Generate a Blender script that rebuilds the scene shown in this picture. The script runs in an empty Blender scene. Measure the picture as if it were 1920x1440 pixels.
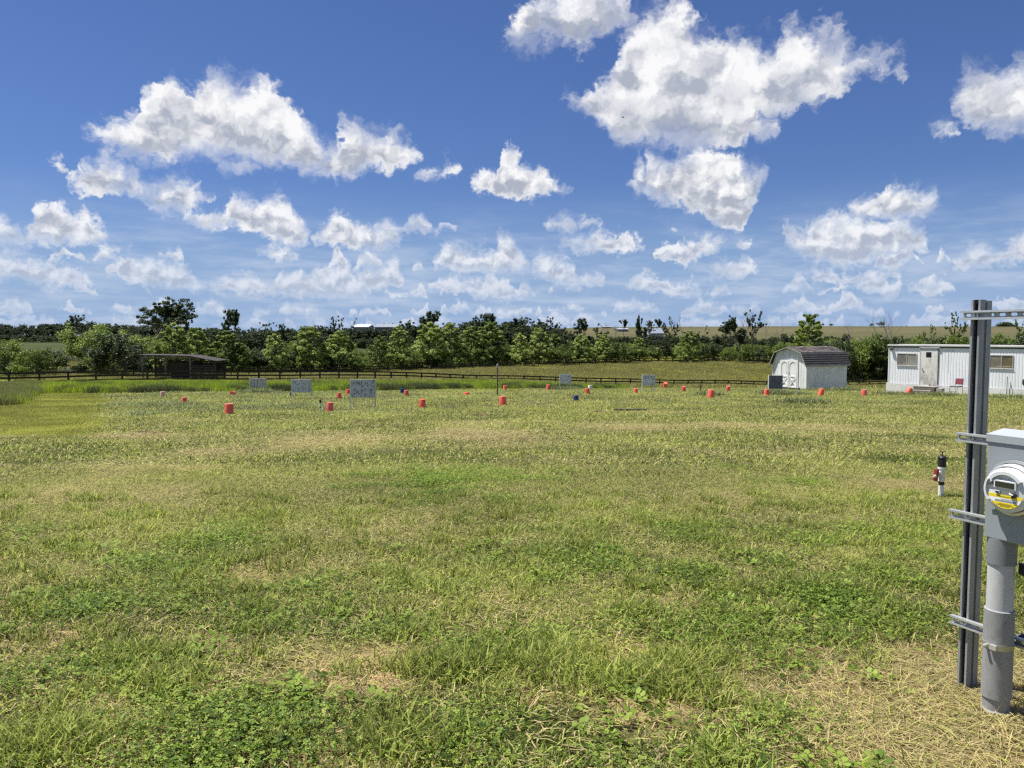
import bpy, math, random
import numpy as np
from mathutils import Vector, Matrix, Euler

S = bpy.context.scene
COL = S.collection
R = math.radians
PI = math.pi

# ------------------------------------------------------------------ camera
F = 1442.0                      # focal length in pixels of the 1920 px wide photograph
PITCH = math.atan(92.0 / F)
CAMZ = 1.52
cam_d = bpy.data.cameras.new('camera')
cam_d.sensor_width = 36.0
cam_d.lens = F / 1920.0 * 36.0
cam_d.clip_start = 0.05
cam_d.clip_end = 12000.0
cam = bpy.data.objects.new('camera', cam_d)
cam.location = (0, 0, CAMZ)
cam.rotation_euler = (PI / 2 - PITCH, 0, 0)
COL.objects.link(cam)
S.camera = cam
S.render.engine = 'CYCLES'
S.render.resolution_x, S.render.resolution_y = 1024, 768
S.cycles.max_bounces = 8
S.cycles.diffuse_bounces = 3
S.cycles.glossy_bounces = 2
S.cycles.transmission_bounces = 4
S.cycles.transparent_max_bounces = 8
S.cycles.sample_clamp_indirect = 4.0
S.cycles.use_denoising = False
S.cycles.pixel_filter_type = 'BLACKMAN_HARRIS'
S.cycles.filter_width = 1.3
try:
    S.cycles.denoising_prefilter = 'ACCURATE'
except Exception:
    pass

# ------------------------------------------------------------------ exposure
S.view_settings.view_transform = 'Standard'
S.view_settings.look = 'None'
S.view_settings.exposure = 0.66
S.view_settings.gamma = 1.0
S.view_settings.use_curve_mapping = False

# ------------------------------------------------------------------ sun
SUN_EL = R(67)
SUN_H = Vector((-0.965, 0.26, 0)).normalized()     # horizontal direction towards the sun
SUN_DIR = Vector((SUN_H.x * math.cos(SUN_EL), SUN_H.y * math.cos(SUN_EL), math.sin(SUN_EL)))
sun_d = bpy.data.lights.new('sun', 'SUN')
sun_d.energy = 5.0
sun_d.angle = R(0.53)
sun_d.color = (1.0, 0.955, 0.88)
sun = bpy.data.objects.new('sun', sun_d)
sun.rotation_euler = SUN_DIR.to_track_quat('Z', 'Y').to_euler()
sun.location = SUN_DIR * 60
COL.objects.link(sun)

# ------------------------------------------------------------------ world: clear sky with fair weather clouds
def cam_dir(px, py):
    cx, cy = (px - 960.0) / F, (720.0 - py) / F
    sp, cp = math.sin(PITCH), math.cos(PITCH)
    return Vector((cx, cp + cy * sp, -sp + cy * cp))

def azel(px, py):
    d = cam_dir(px, py)
    return math.atan2(d.x, d.y), d.z / math.hypot(d.x, d.y)

# every cloud: (upper outline, lower outline) as points of azimuth / elevation measured off the photograph
BANDS = [
 [
  ([(-60,404),(0,408),(30,428),(54,430),(62,386),(86,376),(112,380),(140,398),(170,402),(194,422),(200,436)],
   [(-60,452),(20,460),(70,458),(100,452),(140,458),(180,458),(200,444)]),
  ([(344,394),(380,398),(424,396),(434,368),(468,372),(498,380),(524,368),(544,390),(566,412),(584,440)],
   [(344,402),(384,428),(440,430),(478,438),(510,448),(548,466),(584,452)]),
  ([(776,322),(800,308),(820,318),(836,306),(858,310)],
   [(776,328),(800,336),(820,338),(858,320)]),
  ([(945,70),(958,40),(962,10),(985,-15),(1040,-25),(1120,-40),(1180,-30),(1190,20)],
   [(945,80),(980,88),(1010,88),(1050,84),(1092,104),(1125,84),(1150,58),(1190,36)]),
  ([(1226,466),(1262,454),(1298,450),(1322,438),(1362,444)],
   [(1226,480),(1262,494),(1290,500),(1320,484),(1362,456)]),
  ([(1405,238),(1425,218),(1445,222),(1462,240)],
   [(1405,248),(1425,252),(1462,246)]),
  ([(1510,520),(1540,506),(1600,512),(1660,500),(1690,520)],
   [(1510,526),(1580,534),(1690,528)]),
  ([(1740,244),(1765,236),(1792,240)],
   [(1740,252),(1768,258),(1792,248)]),
 ],
 [
  ([(-60,480),(10,472),(50,478),(90,490),(130,500),(176,530)],
   [(-60,534),(30,524),(110,540),(176,538)]),
  ([(392,530),(430,520),(470,508),(510,536)],
   [(392,544),(450,552),(510,548)]),
  ([(560,318),(590,300),(615,285),(636,284),(644,228),(662,220),(680,230),(700,243),(730,248),(762,262),(786,282),(792,296)],
   [(560,322),(600,328),(640,335),(680,330),(700,318),(722,330),(745,312),(792,302)]),
  ([(878,330),(905,322),(928,326),(934,290),(950,280),(968,284),(974,312),(996,308),(1012,316),(1030,335),(1050,345),(1076,356)],
   [(878,340),(900,355),(925,368),(960,372),(1010,371),(1040,360),(1076,360)]),
  ([(1176,530),(1200,510),(1240,520)],
   [(1176,540),(1210,548),(1240,540)]),
  ([(1328,508),(1352,490),(1380,484),(1400,488),(1422,508)],
   [(1328,514),(1380,520),(1422,514)]),
  ([(1466,416),(1480,412),(1492,440),(1520,424),(1548,396),(1590,404),(1640,410),(1700,414),(1732,430),(1744,462)],
   [(1466,430),(1480,458),(1510,486),(1560,500),(1610,498),(1660,480),(1744,472)]),
  ([(1780,496),(1830,462),(1880,466),(1916,430),(1960,420),(2040,440)],
   [(1780,504),(1840,500),(1900,496),(1960,490),(2040,480)]),
 ],
 [
  ([(78,306),(100,298),(118,300),(135,322),(165,316),(188,306),(196,284),(212,286),(232,306),(240,326),(262,330),(272,352),(300,348),(318,330),(345,334),(366,348),(404,374)],
   [(78,314),(110,336),(140,360),(170,370),(205,368),(235,350),(262,372),(300,396),(340,395),(404,380)]),
  ([(486,468),(520,456),(545,462),(566,480)],
   [(486,478),(520,490),(566,486)]),
  ([(800,532),(850,514),(880,520),(930,530)],
   [(800,540),(870,550),(930,544)]),
  ([(1000,500),(1014,478),(1040,484),(1066,488),(1078,508),(1110,512),(1132,524)],
   [(1000,510),(1040,530),(1090,536),(1132,534)]),
  ([(1180,346),(1206,332),(1204,285),(1222,282),(1235,302),(1270,294),(1310,282),(1345,280),(1385,282),(1396,300),(1410,318),(1422,312),(1440,324)],
   [(1180,354),(1206,362),(1236,386),(1270,388),(1300,398),(1322,402),(1338,424),(1362,432),(1385,440),(1398,428),(1404,404),(1412,378),(1440,330)]),
  ([(1590,392),(1604,372),(1640,356),(1668,346),(1700,356),(1728,360),(1757,364),(1762,376)],
   [(1590,400),(1620,412),(1680,412),(1730,404),(1762,384)]),
 ],
 [
  ([(160,236),(190,224),(230,218),(258,210),(266,180),(290,166),(310,150),(330,150),(352,160),(390,150),(430,138),(462,150),(490,152),(512,168),(540,190),(556,215),(580,235),(596,262),(612,285),(638,278),(655,285),(668,300)],
   [(160,240),(185,262),(200,280),(225,292),(260,297),(350,300),(400,296),(440,298),(500,302),(540,306),(580,318),(620,333),(655,336),(668,320)]),
  ([(812,492),(834,452),(862,458),(884,468),(910,466),(928,470),(936,436),(956,440),(972,462),(994,498)],
   [(812,500),(850,508),(900,512),(950,510),(994,504)]),
  ([(1050,178),(1080,172),(1100,158),(1140,145),(1155,120),(1163,80),(1190,40),(1215,20),(1250,2),(1290,-5),(1302,30),(1330,55),(1360,70),(1400,80),(1440,86),(1464,84),(1472,45),(1482,38),(1494,58),(1540,58),(1580,72),(1598,100),(1640,112),(1690,112),(1704,124)],
   [(1050,186),(1085,196),(1110,215),(1145,240),(1160,262),(1200,268),(1250,262),(1290,276),(1380,275),(1405,262),(1412,235),(1450,214),(1500,190),(1560,168),(1620,150),(1704,134)]),
  ([(1776,190),(1800,176),(1812,118),(1850,112),(1882,118),(1910,112),(1960,100),(2060,90),(2120,120)],
   [(1776,196),(1800,222),(1830,240),(1870,252),(1960,248),(2060,220),(2120,140)]),
 ],
 [
  ([(174,482),(200,452),(216,456),(222,470)],
   [(174,488),(198,486),(222,476)]),
  ([(412,302),(450,294),(486,306)],
   [(412,308),(450,320),(486,314)]),
  ([(590,440),(612,424),(622,404),(644,398),(668,418),(700,428),(716,414),(742,418),(750,440)],
   [(590,456),(640,468),(690,474),(720,472),(750,456)]),
  ([(1018,416),(1050,402),(1076,408),(1130,414)],
   [(1018,424),(1060,434),(1130,420)]),
  ([(1250,544),(1290,530),(1320,538)],
   [(1250,550),(1290,556),(1320,548)]),
  ([(1374,456),(1392,446),(1412,452)],
   [(1374,464),(1392,472),(1412,464)]),
  ([(1700,540),(1740,516),(1770,520),(1800,540)],
   [(1700,546),(1750,552),(1800,548)]),
 ],
 [
  ([(198,500),(226,474),(262,480),(300,486),(336,490),(362,512),(388,534)],
   [(198,516),(260,534),(330,546),(388,544)]),
  ([(516,548),(560,520),(600,500),(650,488),(662,520),(690,492),(716,500),(744,480),(758,520)],
   [(516,558),(580,560),(650,556),(700,546),(758,536)]),
  ([(1050,460),(1072,446),(1098,444),(1122,432),(1160,438),(1194,442),(1214,462)],
   [(1050,466),(1110,470),(1170,474),(1214,468)]),
 ],
]

def make_world():
    w = bpy.data.worlds.new('World')
    S.world = w
    w.use_nodes = True
    nt = w.node_tree
    N, L = nt.nodes, nt.links
    N.clear()
    out = N.new('ShaderNodeOutputWorld')
    bg = N.new('ShaderNodeBackground')
    L.new(bg.outputs[0], out.inputs[0])
    bg.inputs[1].default_value = 0.0785

    def sock(v, s):
        if hasattr(v, 'is_output') or isinstance(v, bpy.types.NodeSocket):
            L.new(v, s)
        else:
            s.default_value = v

    def M(op, a, b=None, c=None, clamp=False):
        n = N.new('ShaderNodeMath'); n.operation = op; n.use_clamp = clamp
        sock(a, n.inputs[0])
        if b is not None: sock(b, n.inputs[1])
        if c is not None: sock(c, n.inputs[2])
        return n.outputs[0]

    def MR(v, a, b, c=0.0, d=1.0, smooth=False):
        n = N.new('ShaderNodeMapRange'); n.clamp = True
        if smooth: n.interpolation_type = 'SMOOTHSTEP'
        sock(v, n.inputs['Value']); sock(a, n.inputs['From Min']); sock(b, n.inputs['From Max'])
        sock(c, n.inputs['To Min']); sock(d, n.inputs['To Max'])
        return n.outputs[0]

    def comb(x, y, z=0.0):
        n = N.new('ShaderNodeCombineXYZ'); sock(x, n.inputs[0]); sock(y, n.inputs[1]); sock(z, n.inputs[2])
        return n.outputs[0]

    def noise(v, scale, detail, rough=0.55, lac=2.0, dist=0.0, dim='3D'):
        n = N.new('ShaderNodeTexNoise'); n.noise_dimensions = dim
        L.new(v, n.inputs['Vector'])
        n.inputs['Scale'].default_value = scale; n.inputs['Detail'].default_value = detail
        n.inputs['Roughness'].default_value = rough; n.inputs['Lacunarity'].default_value = lac
        n.inputs['Distortion'].default_value = dist
        return n

    def mixc(f, a, b, mode='MIX'):
        n = N.new('ShaderNodeMix'); n.data_type = 'RGBA'; n.blend_type = mode
        sock(f, n.inputs[0]); sock(a, n.inputs[6]); sock(b, n.inputs[7])
        return n.outputs[2]

    tc = N.new('ShaderNodeTexCoord')
    sep = N.new('ShaderNodeSeparateXYZ'); L.new(tc.outputs['Generated'], sep.inputs[0])
    X, Y, Z = sep.outputs
    az = M('ARCTAN2', X, M('ABSOLUTE', Y))
    hyp = M('SQRT', M('ADD', M('MULTIPLY', X, X), M('ADD', M('MULTIPLY', Y, Y), 1e-6)))
    el = M('DIVIDE', Z, hyp)
    P = comb(az, el, 0.37)

    def curve(pts, x):
        n = N.new('ShaderNodeFloatCurve')
        c = n.mapping.curves[0]
        pts = sorted(pts)
        res = []
        for a, v in pts:
            x0 = (a + 0.75) / 1.5
            if res and x0 - res[-1][0] < 0.0012: x0 = res[-1][0] + 0.0012
            res.append((x0, min(max(v * 1.6 + 0.08, 0.0), 1.0)))
        res = [p for p in res if 0.0 < p[0] < 1.0]
        c.points[0].location = (0.0, res[0][1]); c.points[1].location = (1.0, res[-1][1])
        for x0, v in res: c.points.new(x0, v)
        for p in c.points: p.handle_type = 'VECTOR'
        n.mapping.update()
        L.new(x, n.inputs['Value'])
        o = M('SUBTRACT', n.outputs[0], 0.08)
        return M('DIVIDE', o, 1.6)

    # domain warp gives the outlines their knots
    amp = M('ADD', M('MULTIPLY', el, 0.13), 0.009)
    w1 = noise(P, 26.0, 3.0, 0.6)
    w2 = noise(P, 95.0, 3.0, 0.6)
    def warped(nz, k):
        s = N.new('ShaderNodeSeparateColor'); L.new(nz.outputs['Color'], s.inputs[0])
        return (M('MULTIPLY', M('SUBTRACT', s.outputs[0], 0.5), M('MULTIPLY', amp, k)),
                M('MULTIPLY', M('SUBTRACT', s.outputs[1], 0.5), M('MULTIPLY', amp, k)))
    ax1, ay1 = warped(w1, 0.85)
    ax2, ay2 = warped(w2, 0.40)
    a_w = M('ADD', az, M('ADD', ax1, ax2))
    e_w = M('ADD', el, M('ADD', ay1, ay2))
    xin = M('DIVIDE', M('ADD', a_w, 0.75), 1.5)

    F_, H_, T_ = None, None, None
    for band in BANDS:
        top, bot = [], []
        for up, lo in band:
            u = [azel(*p) for p in up]; l = [azel(*p) for p in lo]
            gap = 0.035
            for side in (0, -1):
                da = -0.010 if side == 0 else 0.010
                m = 0.5 * (u[side][1] + l[side][1])
                top.append((u[side][0] + da, m - gap)); bot.append((u[side][0] + da, m + gap))
            top += u; bot += l
        ct, cb = curve(top, xin), curve(bot, xin)
        thick = M('MAXIMUM', M('SUBTRACT', ct, cb), 0.004)
        ft = M('SUBTRACT', ct, e_w)
        fb = M('SUBTRACT', e_w, cb)
        f = M('MINIMUM', ft, M('MULTIPLY', fb, 1.25))
        h = M('DIVIDE', fb, thick, clamp=True)
        if F_ is None:
            F_, H_, T_ = f, h, thick
        else:
            g = M('GREATER_THAN', f, F_)
            H_ = M('ADD', M('MULTIPLY', g, h), M('MULTIPLY', M('SUBTRACT', 1.0, g), H_))
            T_ = M('ADD', M('MULTIPLY', g, thick), M('MULTIPLY', M('SUBTRACT', 1.0, g), T_))
            F_ = M('MAXIMUM', F_, f)
    # free small clouds: low over the horizon, and all over the sky outside the photograph
    # rows of fair weather cumulus running away to the horizon: flat bases, lumpy tops
    elw = M('ADD', e_w, 0.03)
    q = M('DIVIDE', M('LOGARITHM', M('MAXIMUM', elw, 0.01), math.e), 0.36)
    q = M('ADD', q, M('MULTIPLY', noise(comb(az, 0.0, 5.5), 15.0, 3.0, 0.65).outputs['Fac'], 2.2))
    r = M('FLOOR', q)
    t = M('SUBTRACT', q, r)
    elr = M('EXPONENT', M('MULTIPLY', M('SUBTRACT', r, 0.25), 0.36))
    nr = noise(comb(M('DIVIDE', a_w, elr), M('MULTIPLY', r, 7.31), 1.7), 1.7, 3.0, 0.6)
    cov = M('ADD', MR(el, 0.03, 0.165, 0.455, 0.66), MR(el, 0.17, 0.25, 0.0, 0.5))
    hgt = M('MULTIPLY', M('SUBTRACT', nr.outputs['Fac'], cov), 7.5)
    hgt = M('MINIMUM', M('MULTIPLY', M('POWER', M('MAXIMUM', hgt, 0.0), 0.55), 0.95), 0.97)
    hgt = M('SUBTRACT', hgt, M('MULTIPLY', M('LESS_THAN', nr.outputs['Fac'], cov), 0.4))
    f_low = M('MULTIPLY', M('MINIMUM', M('SUBTRACT', hgt, t), M('SUBTRACT', t, 0.06)), M('MULTIPLY', elw, 0.42))
    h_low = M('DIVIDE', t, M('MAXIMUM', hgt, 0.15), clamp=True)
    far = noise(comb(az, M('MULTIPLY', el, 1.7), 9.3), 6.5, 4.0, 0.55)
    outside = M('MAXIMUM', M('MAXIMUM', MR(M('ABSOLUTE', az), 0.66, 0.80), MR(el, 0.44, 0.52)), M('LESS_THAN', Y, 0.0))
    f_far = M('SUBTRACT', M('MULTIPLY', M('SUBTRACT', far.outputs['Fac'], 0.58), 0.5), M('MULTIPLY', M('SUBTRACT', 1.0, outside), 0.3))
    f_free = M('MAXIMUM', f_low, f_far)
    gfree = M('GREATER_THAN', f_free, F_)
    H_ = M('ADD', M('MULTIPLY', gfree, h_low), M('MULTIPLY', M('SUBTRACT', 1.0, gfree), H_))
    F_ = M('MAXIMUM', F_, f_free)

    # fluffy detail; the coarse one for the high clouds, the fine one for the low
    lo_f = MR(el, 0.02, 0.30)
    def puff(vec):
        nb = noise(vec, 34.0, 6.0, 0.60)
        ns = noise(vec, 92.0, 5.0, 0.60)
        return M('ADD', M('MULTIPLY', nb.outputs['Fac'], lo_f), M('MULTIPLY', ns.outputs['Fac'], M('SUBTRACT', 1.0, lo_f)))
    Pw = comb(a_w, e_w, 0.37)
    n0 = puff(Pw)
    def form(vec):
        nb = noise(vec, 15.0, 4.0, 0.50)
        ns = noise(vec, 60.0, 3.5, 0.50)
        return M('ADD', M('MULTIPLY', nb.outputs['Fac'], lo_f), M('MULTIPLY', ns.outputs['Fac'], M('SUBTRACT', 1.0, lo_f)))
    s0 = form(Pw)
    s1 = form(comb(M('SUBTRACT', a_w, M('MULTIPLY', amp, 0.20)), M('ADD', e_w, M('MULTIPLY', amp, 0.40)), 0.37))
    D = M('ADD', F_, M('MULTIPLY', M('SUBTRACT', n0, 0.49), M('MULTIPLY', amp, M('SUBTRACT', 2.7, M('MULTIPLY', lo_f, 1.1)))))
    D = M('ADD', D, M('MULTIPLY', M('SUBTRACT', s0, 0.50), M('MULTIPLY', amp, 0.55)))
    soft = M('MULTIPLY', amp, MR(noise(P, 13.0, 2.0).outputs['Fac'], 0.35, 0.65, 0.32, 1.25))
    alpha = MR(D, M('MULTIPLY', soft, -0.35), M('MULTIPLY', soft, 0.85), smooth=True)
    # light: bright towards the top and wherever the puffs face the sun, grey under the thick parts
    relief = M('ADD', M('MULTIPLY', M('SUBTRACT', s0, s1), 3.0), M('MULTIPLY', M('SUBTRACT', n0, 0.5), 0.18))
    thickness = MR(D, 0.0, M('ADD', M('MULTIPLY', amp, 0.55), 0.004), smooth=True)
    under = M('MULTIPLY', M('SUBTRACT', 1.0, MR(M('ADD', H_, M('MULTIPLY', M('SUBTRACT', s0, 0.5), 1.1)), 0.15, 0.92, smooth=True)), thickness)
    lum = M('ADD', M('SUBTRACT', 0.97, M('MULTIPLY', under, 0.66)), M('MULTIPLY', relief, M('ADD', 0.35, M('MULTIPLY', thickness, 0.65))))
    lum = MR(lum, 0.20, 1.05, 0.30, 1.0)
    ccol = mixc(lum, (1.55, 2.0, 3.0, 1), (7.75, 7.75, 7.85, 1))

    sky = N.new('ShaderNodeTexSky'); sky.sky_type = 'NISHITA'
    sky.sun_disc = False
    sky.sun_elevation = SUN_EL
    sky.sun_rotation = math.atan2(SUN_H.x, SUN_H.y)
    sky.altitude = 200
    sky.air_density = 1.0
    sky.dust_density = 0.6
    sky.ozone_density = 2.2
    tint = mixc(1.0, sky.outputs[0], SKY_TINT, 'MULTIPLY')
    # moist air near the horizon dims the far clouds into the blue
    veil = MR(el, 0.0, 0.17, 0.34, 1.0)
    cc = mixc(veil, (4.4, 5.1, 6.5, 1), ccol)
    alpha = M('MULTIPLY', alpha, MR(el, -0.01, 0.02))
    alpha = M('MULTIPLY', alpha, MR(el, 0.0, 0.12, 0.55, 1.0))
    hz = MR(el, 0.0, 0.20, 0.92, 0.0, smooth=True)
    tint = mixc(hz, tint, (2.6, 3.75, 5.75, 1))
    # thin hazy cloud low over the horizon
    hz2 = noise(comb(az, M('MULTIPLY', el, 5.0), 2.2), 11.0, 5.0, 0.6)
    film = M('MULTIPLY', MR(hz2.outputs['Fac'], 0.40, 0.72, smooth=True), M('MULTIPLY', MR(el, 0.0, 0.03, 0.5, 1.0), MR(el, 0.05, 0.19, 0.55, 0.0, smooth=True)))
    tint = mixc(film, tint, (5.0, 5.6, 6.7, 1))
    col = mixc(alpha, tint, cc)
    L.new(col, bg.inputs[0])
    w.cycles.sampling_method = 'MANUAL'
    w.cycles.sample_map_resolution = 512
SKY_TINT = (0.40, 0.505, 0.765, 1)
make_world()

# ------------------------------------------------------------------ terrain
_D = [0, 30, 50, 60, 70, 90, 110, 120, 130, 150, 180, 190, 220, 300, 450, 700, 950, 1600, 4000]
_PL = lambda d: -(1.52 + 0.041 * d)
_T = {   # image column -> height below / above the eye at the distances of _D
 -300: [_PL(0), _PL(30), _PL(50), _PL(60), -4.7, -5.1, -5.4, -5.6, -5.8, -6.1, -6.4, -6.5, -6.4, -4.6, -3.0, -1, -1, -3, -6],
 0:    [_PL(0), _PL(30), _PL(50), _PL(60), -4.8, -5.2, -5.5, -5.7, -5.9, -6.2, -6.5, -6.5, -6.4, -4.6, -3.0, -1, -1, -3, -6],
 460:  [_PL(0), _PL(30), _PL(50), _PL(60), -4.45, -5.6, -6.2, -6.45, -6.6, -6.8, -7.0, -7.0, -6.9, -6.0, -3.0, 0, 0, -3, -6],
 700:  [_PL(0), _PL(30), _PL(50), _PL(60), -4.42, -5.5, -6.7, -7.0, -7.1, -7.15, -7.1, -7.0, -6.7, -5.6, -2.0, 1.5, 2, 0, -6],
 900:  [_PL(0), _PL(30), _PL(50), _PL(60), -4.40, -5.5, -7.1, -7.35, -7.45, -7.4, -7.1, -7.0, -6.5, -5.0, -1.0, 3.5, 3, 0, -6],
 1150: [_PL(0), _PL(30), -3.60, -4.17, -4.86, -6.2, -7.5, -8.1, -8.2, -7.9, -7.1, -6.9, -6.2, -4.0, 0.2, 7.2, 7.4, 4, 0],
 1300: [_PL(0), _PL(30), -3.60, -4.17, -4.88, -6.22, -7.7, -8.4, -8.6, -8.2, -7.1, -6.85, -6.0, -3.6, 0.4, 7.6, 7.8, 4, 0],
 1500: [_PL(0), _PL(30), -3.60, -4.17, -4.9, -6.25, -8.0, -8.8, -9.2, -8.8, -7.4, -7.1, -6.2, -3.4, 0.6, 8.0, 8.2, 4, 0],
 1650: [_PL(0), _PL(30), -3.60, -4.17, -4.9, -6.25, -8.0, -8.9, -9.5, -9.2, -8.0, -7.7, -6.5, -3.4, 0.6, 7.9, 8.2, 4, 0],
 2200: [_PL(0), _PL(30), -3.60, -4.17, -4.9, -6.25, -8.0, -8.9, -9.5, -9.2, -8.0, -7.7, -6.5, -3.4, 0.6, 7.0, 7.0, 4, 0],
}
_TC = sorted(_T)
_TU = np.array([(c - 960) / F for c in _TC])
_TZ = np.array([_T[c] for c in _TC])

def H(x, y):
    """ground height (world z) at x, y"""
    x = np.asarray(x, float); y = np.asarray(y, float)
    u = x / np.maximum(y, 25.0)
    cols = [np.interp(y, _D, _TZ[i]) for i in range(len(_TC))]
    cols = np.array(cols)
    u = np.clip(u, _TU[0], _TU[-1])
    k = np.clip(np.searchsorted(_TU, u, side='right') - 1, 0, len(_TU) - 2)
    t = (u - _TU[k]) / (_TU[k + 1] - _TU[k])
    t = t * t * (3 - 2 * t)
    if cols.ndim == 1:
        z = cols[k] * (1 - t) + cols[k + 1] * t
    else:
        idx = tuple(np.indices(x.shape)) if x.ndim else ()
        z = cols[(k,) + idx] * (1 - t) + cols[(k + 1,) + idx] * t
    z = z - np.where(y < 0, 0.041 * np.maximum(y, -30) * 1.0, 0.0)
    return z + CAMZ

def Hf(x, y):
    return float(H(x, y))

def at(px, d):
    """point on the ground in image column px at depth d"""
    x = (px - 960.0) / F * d * 1.0
    for _ in range(3):
        dv = Hf(x, d) - CAMZ
        # exact column with the pitched camera
        depth = d * math.cos(PITCH) - dv * math.sin(PITCH)
        x = (px - 960.0) / F * depth
    return Vector((x, d, Hf(x, d)))

def hit(px, py, dmax=220.0):
    """where the sight line through a pixel of the photograph meets the ground"""
    v = cam_dir(px, py)
    o = Vector((0, 0, CAMZ))
    t = 1.5
    prev = t
    while t < dmax:
        p = o + v * t
        if p.z <= Hf(p.x, p.y): break
        prev = t
        t *= 1.01
    a, b = prev, t
    for _ in range(18):
        m = 0.5 * (a + b); p = o + v * m
        if p.z <= Hf(p.x, p.y): b = m
        else: a = m
    p = o + v * b
    return Vector((p.x, p.y, Hf(p.x, p.y)))

def zat(py, d, px=960):
    """world z of a point seen at image row py at depth d"""
    v = cam_dir(px, py)
    return CAMZ + v.z / v.y * d

# ------------------------------------------------------------------ materials
def new_mat(name):
    m = bpy.data.materials.new(name); m.use_nodes = True
    nt = m.node_tree
    b = nt.nodes.get('Principled BSDF')
    return m, nt, nt.nodes, nt.links, b

def ramp(N, pts):
    r = N.new('ShaderNodeValToRGB')
    e = r.color_ramp.elements
    e[0].position, e[0].color = pts[0][0], (*pts[0][1], 1)
    e[1].position, e[1].color = pts[-1][0], (*pts[-1][1], 1)
    for p, c in pts[1:-1]:
        q = e.new(p); q.color = (*c, 1)
    return r

def mix_rgb(N, L, f, a, b, mode='MIX'):
    n = N.new('ShaderNodeMix'); n.data_type = 'RGBA'; n.blend_type = mode
    for v, s in ((f, n.inputs[0]), (a, n.inputs[6]), (b, n.inputs[7])):
        if isinstance(v, bpy.types.NodeSocket): L.new(v, s)
        elif isinstance(v, (int, float)): s.default_value = v
        else: s.default_value = (*v, 1)
    return n.outputs[2]

def solid(name, color, rough=0.6, metal=0.0, var=0.12, vscale=6.0, bump=0.0, bscale=60.0, dirt=None, dirt_amt=0.5,
          dscale=3.0, stretch=(1, 1, 1), trans=0.0, spec=0.5):
    """painted / plastic / metal surface with slight wear"""
    m, nt, N, L, b = new_mat(name)
    tc = N.new('ShaderNodeTexCoord'); mp = N.new('ShaderNodeMapping'); mp.inputs['Scale'].default_value = stretch
    L.new(tc.outputs['Object'], mp.inputs[0])
    n1 = N.new('ShaderNodeTexNoise'); n1.inputs['Scale'].default_value = vscale; n1.inputs['Detail'].default_value = 6
    L.new(mp.outputs[0], n1.inputs['Vector'])
    c0 = tuple(max(0, c * (1 - var)) for c in color); c1 = tuple(min(1, c * (1 + var)) for c in color)
    r = ramp(N, [(0.3, c0), (0.7, c1)]); L.new(n1.outputs[0], r.inputs[0])
    col = r.outputs[0]
    if dirt:
        n2 = N.new('ShaderNodeTexNoise'); n2.inputs['Scale'].default_value = dscale; n2.inputs['Detail'].default_value = 9
        n2.inputs['Roughness'].default_value = 0.7
        L.new(mp.outputs[0], n2.inputs['Vector'])
        r2 = ramp(N, [(0.5 - 0.12, (0, 0, 0)), (0.72, (dirt_amt,) * 3)]); L.new(n2.outputs[0], r2.inputs[0])
        col = mix_rgb(N, L, r2.outputs[0], col, dirt)
    L.new(col, b.inputs['Base Color'])
    b.inputs['Roughness'].default_value = rough
    b.inputs['Metallic'].default_value = metal
    b.inputs['Specular IOR Level'].default_value = spec
    if trans: b.inputs['Transmission Weight'].default_value = trans
    if bump:
        n3 = N.new('ShaderNodeTexNoise'); n3.inputs['Scale'].default_value = bscale; n3.inputs['Detail'].default_value = 5
        L.new(mp.outputs[0], n3.inputs['Vector'])
        bp = N.new('ShaderNodeBump'); bp.inputs['Strength'].default_value = bump; bp.inputs['Distance'].default_value = 0.02
        L.new(n3.outputs[0], bp.inputs['Height']); L.new(bp.outputs[0], b.inputs['Normal'])
    return m

# ------------------------------------------------------------------ mesh helpers
def np_mesh(name, V, Fq, mat, attrs=None, smooth=False, tri=False):
    """mesh from numpy arrays; Fq is (n,4) or (n,3)"""
    me = bpy.data.meshes.new(name)
    k = Fq.shape[1]
    me.vertices.add(len(V)); me.vertices.foreach_set('co', V.astype(np.float32).ravel())
    me.loops.add(Fq.size); me.loops.foreach_set('vertex_index', Fq.astype(np.int32).ravel())
    me.polygons.add(len(Fq))
    me.polygons.foreach_set('loop_start', np.arange(0, Fq.size, k, dtype=np.int32))
    me.polygons.foreach_set('loop_total', np.full(len(Fq), k, dtype=np.int32))
    if attrs:
        for an, av in attrs.items():
            if av.ndim == 2:
                a = me.attributes.new(an, 'FLOAT_COLOR', 'POINT'); a.data.foreach_set('color', av.astype(np.float32).ravel())
            else:
                a = me.attributes.new(an, 'FLOAT', 'POINT'); a.data.foreach_set('value', av.astype(np.float32))
    me.update(calc_edges=True); me.validate()
    if smooth: me.polygons.foreach_set('use_smooth', np.ones(len(Fq), bool))
    if mat: me.materials.append(mat)
    return me

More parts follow.
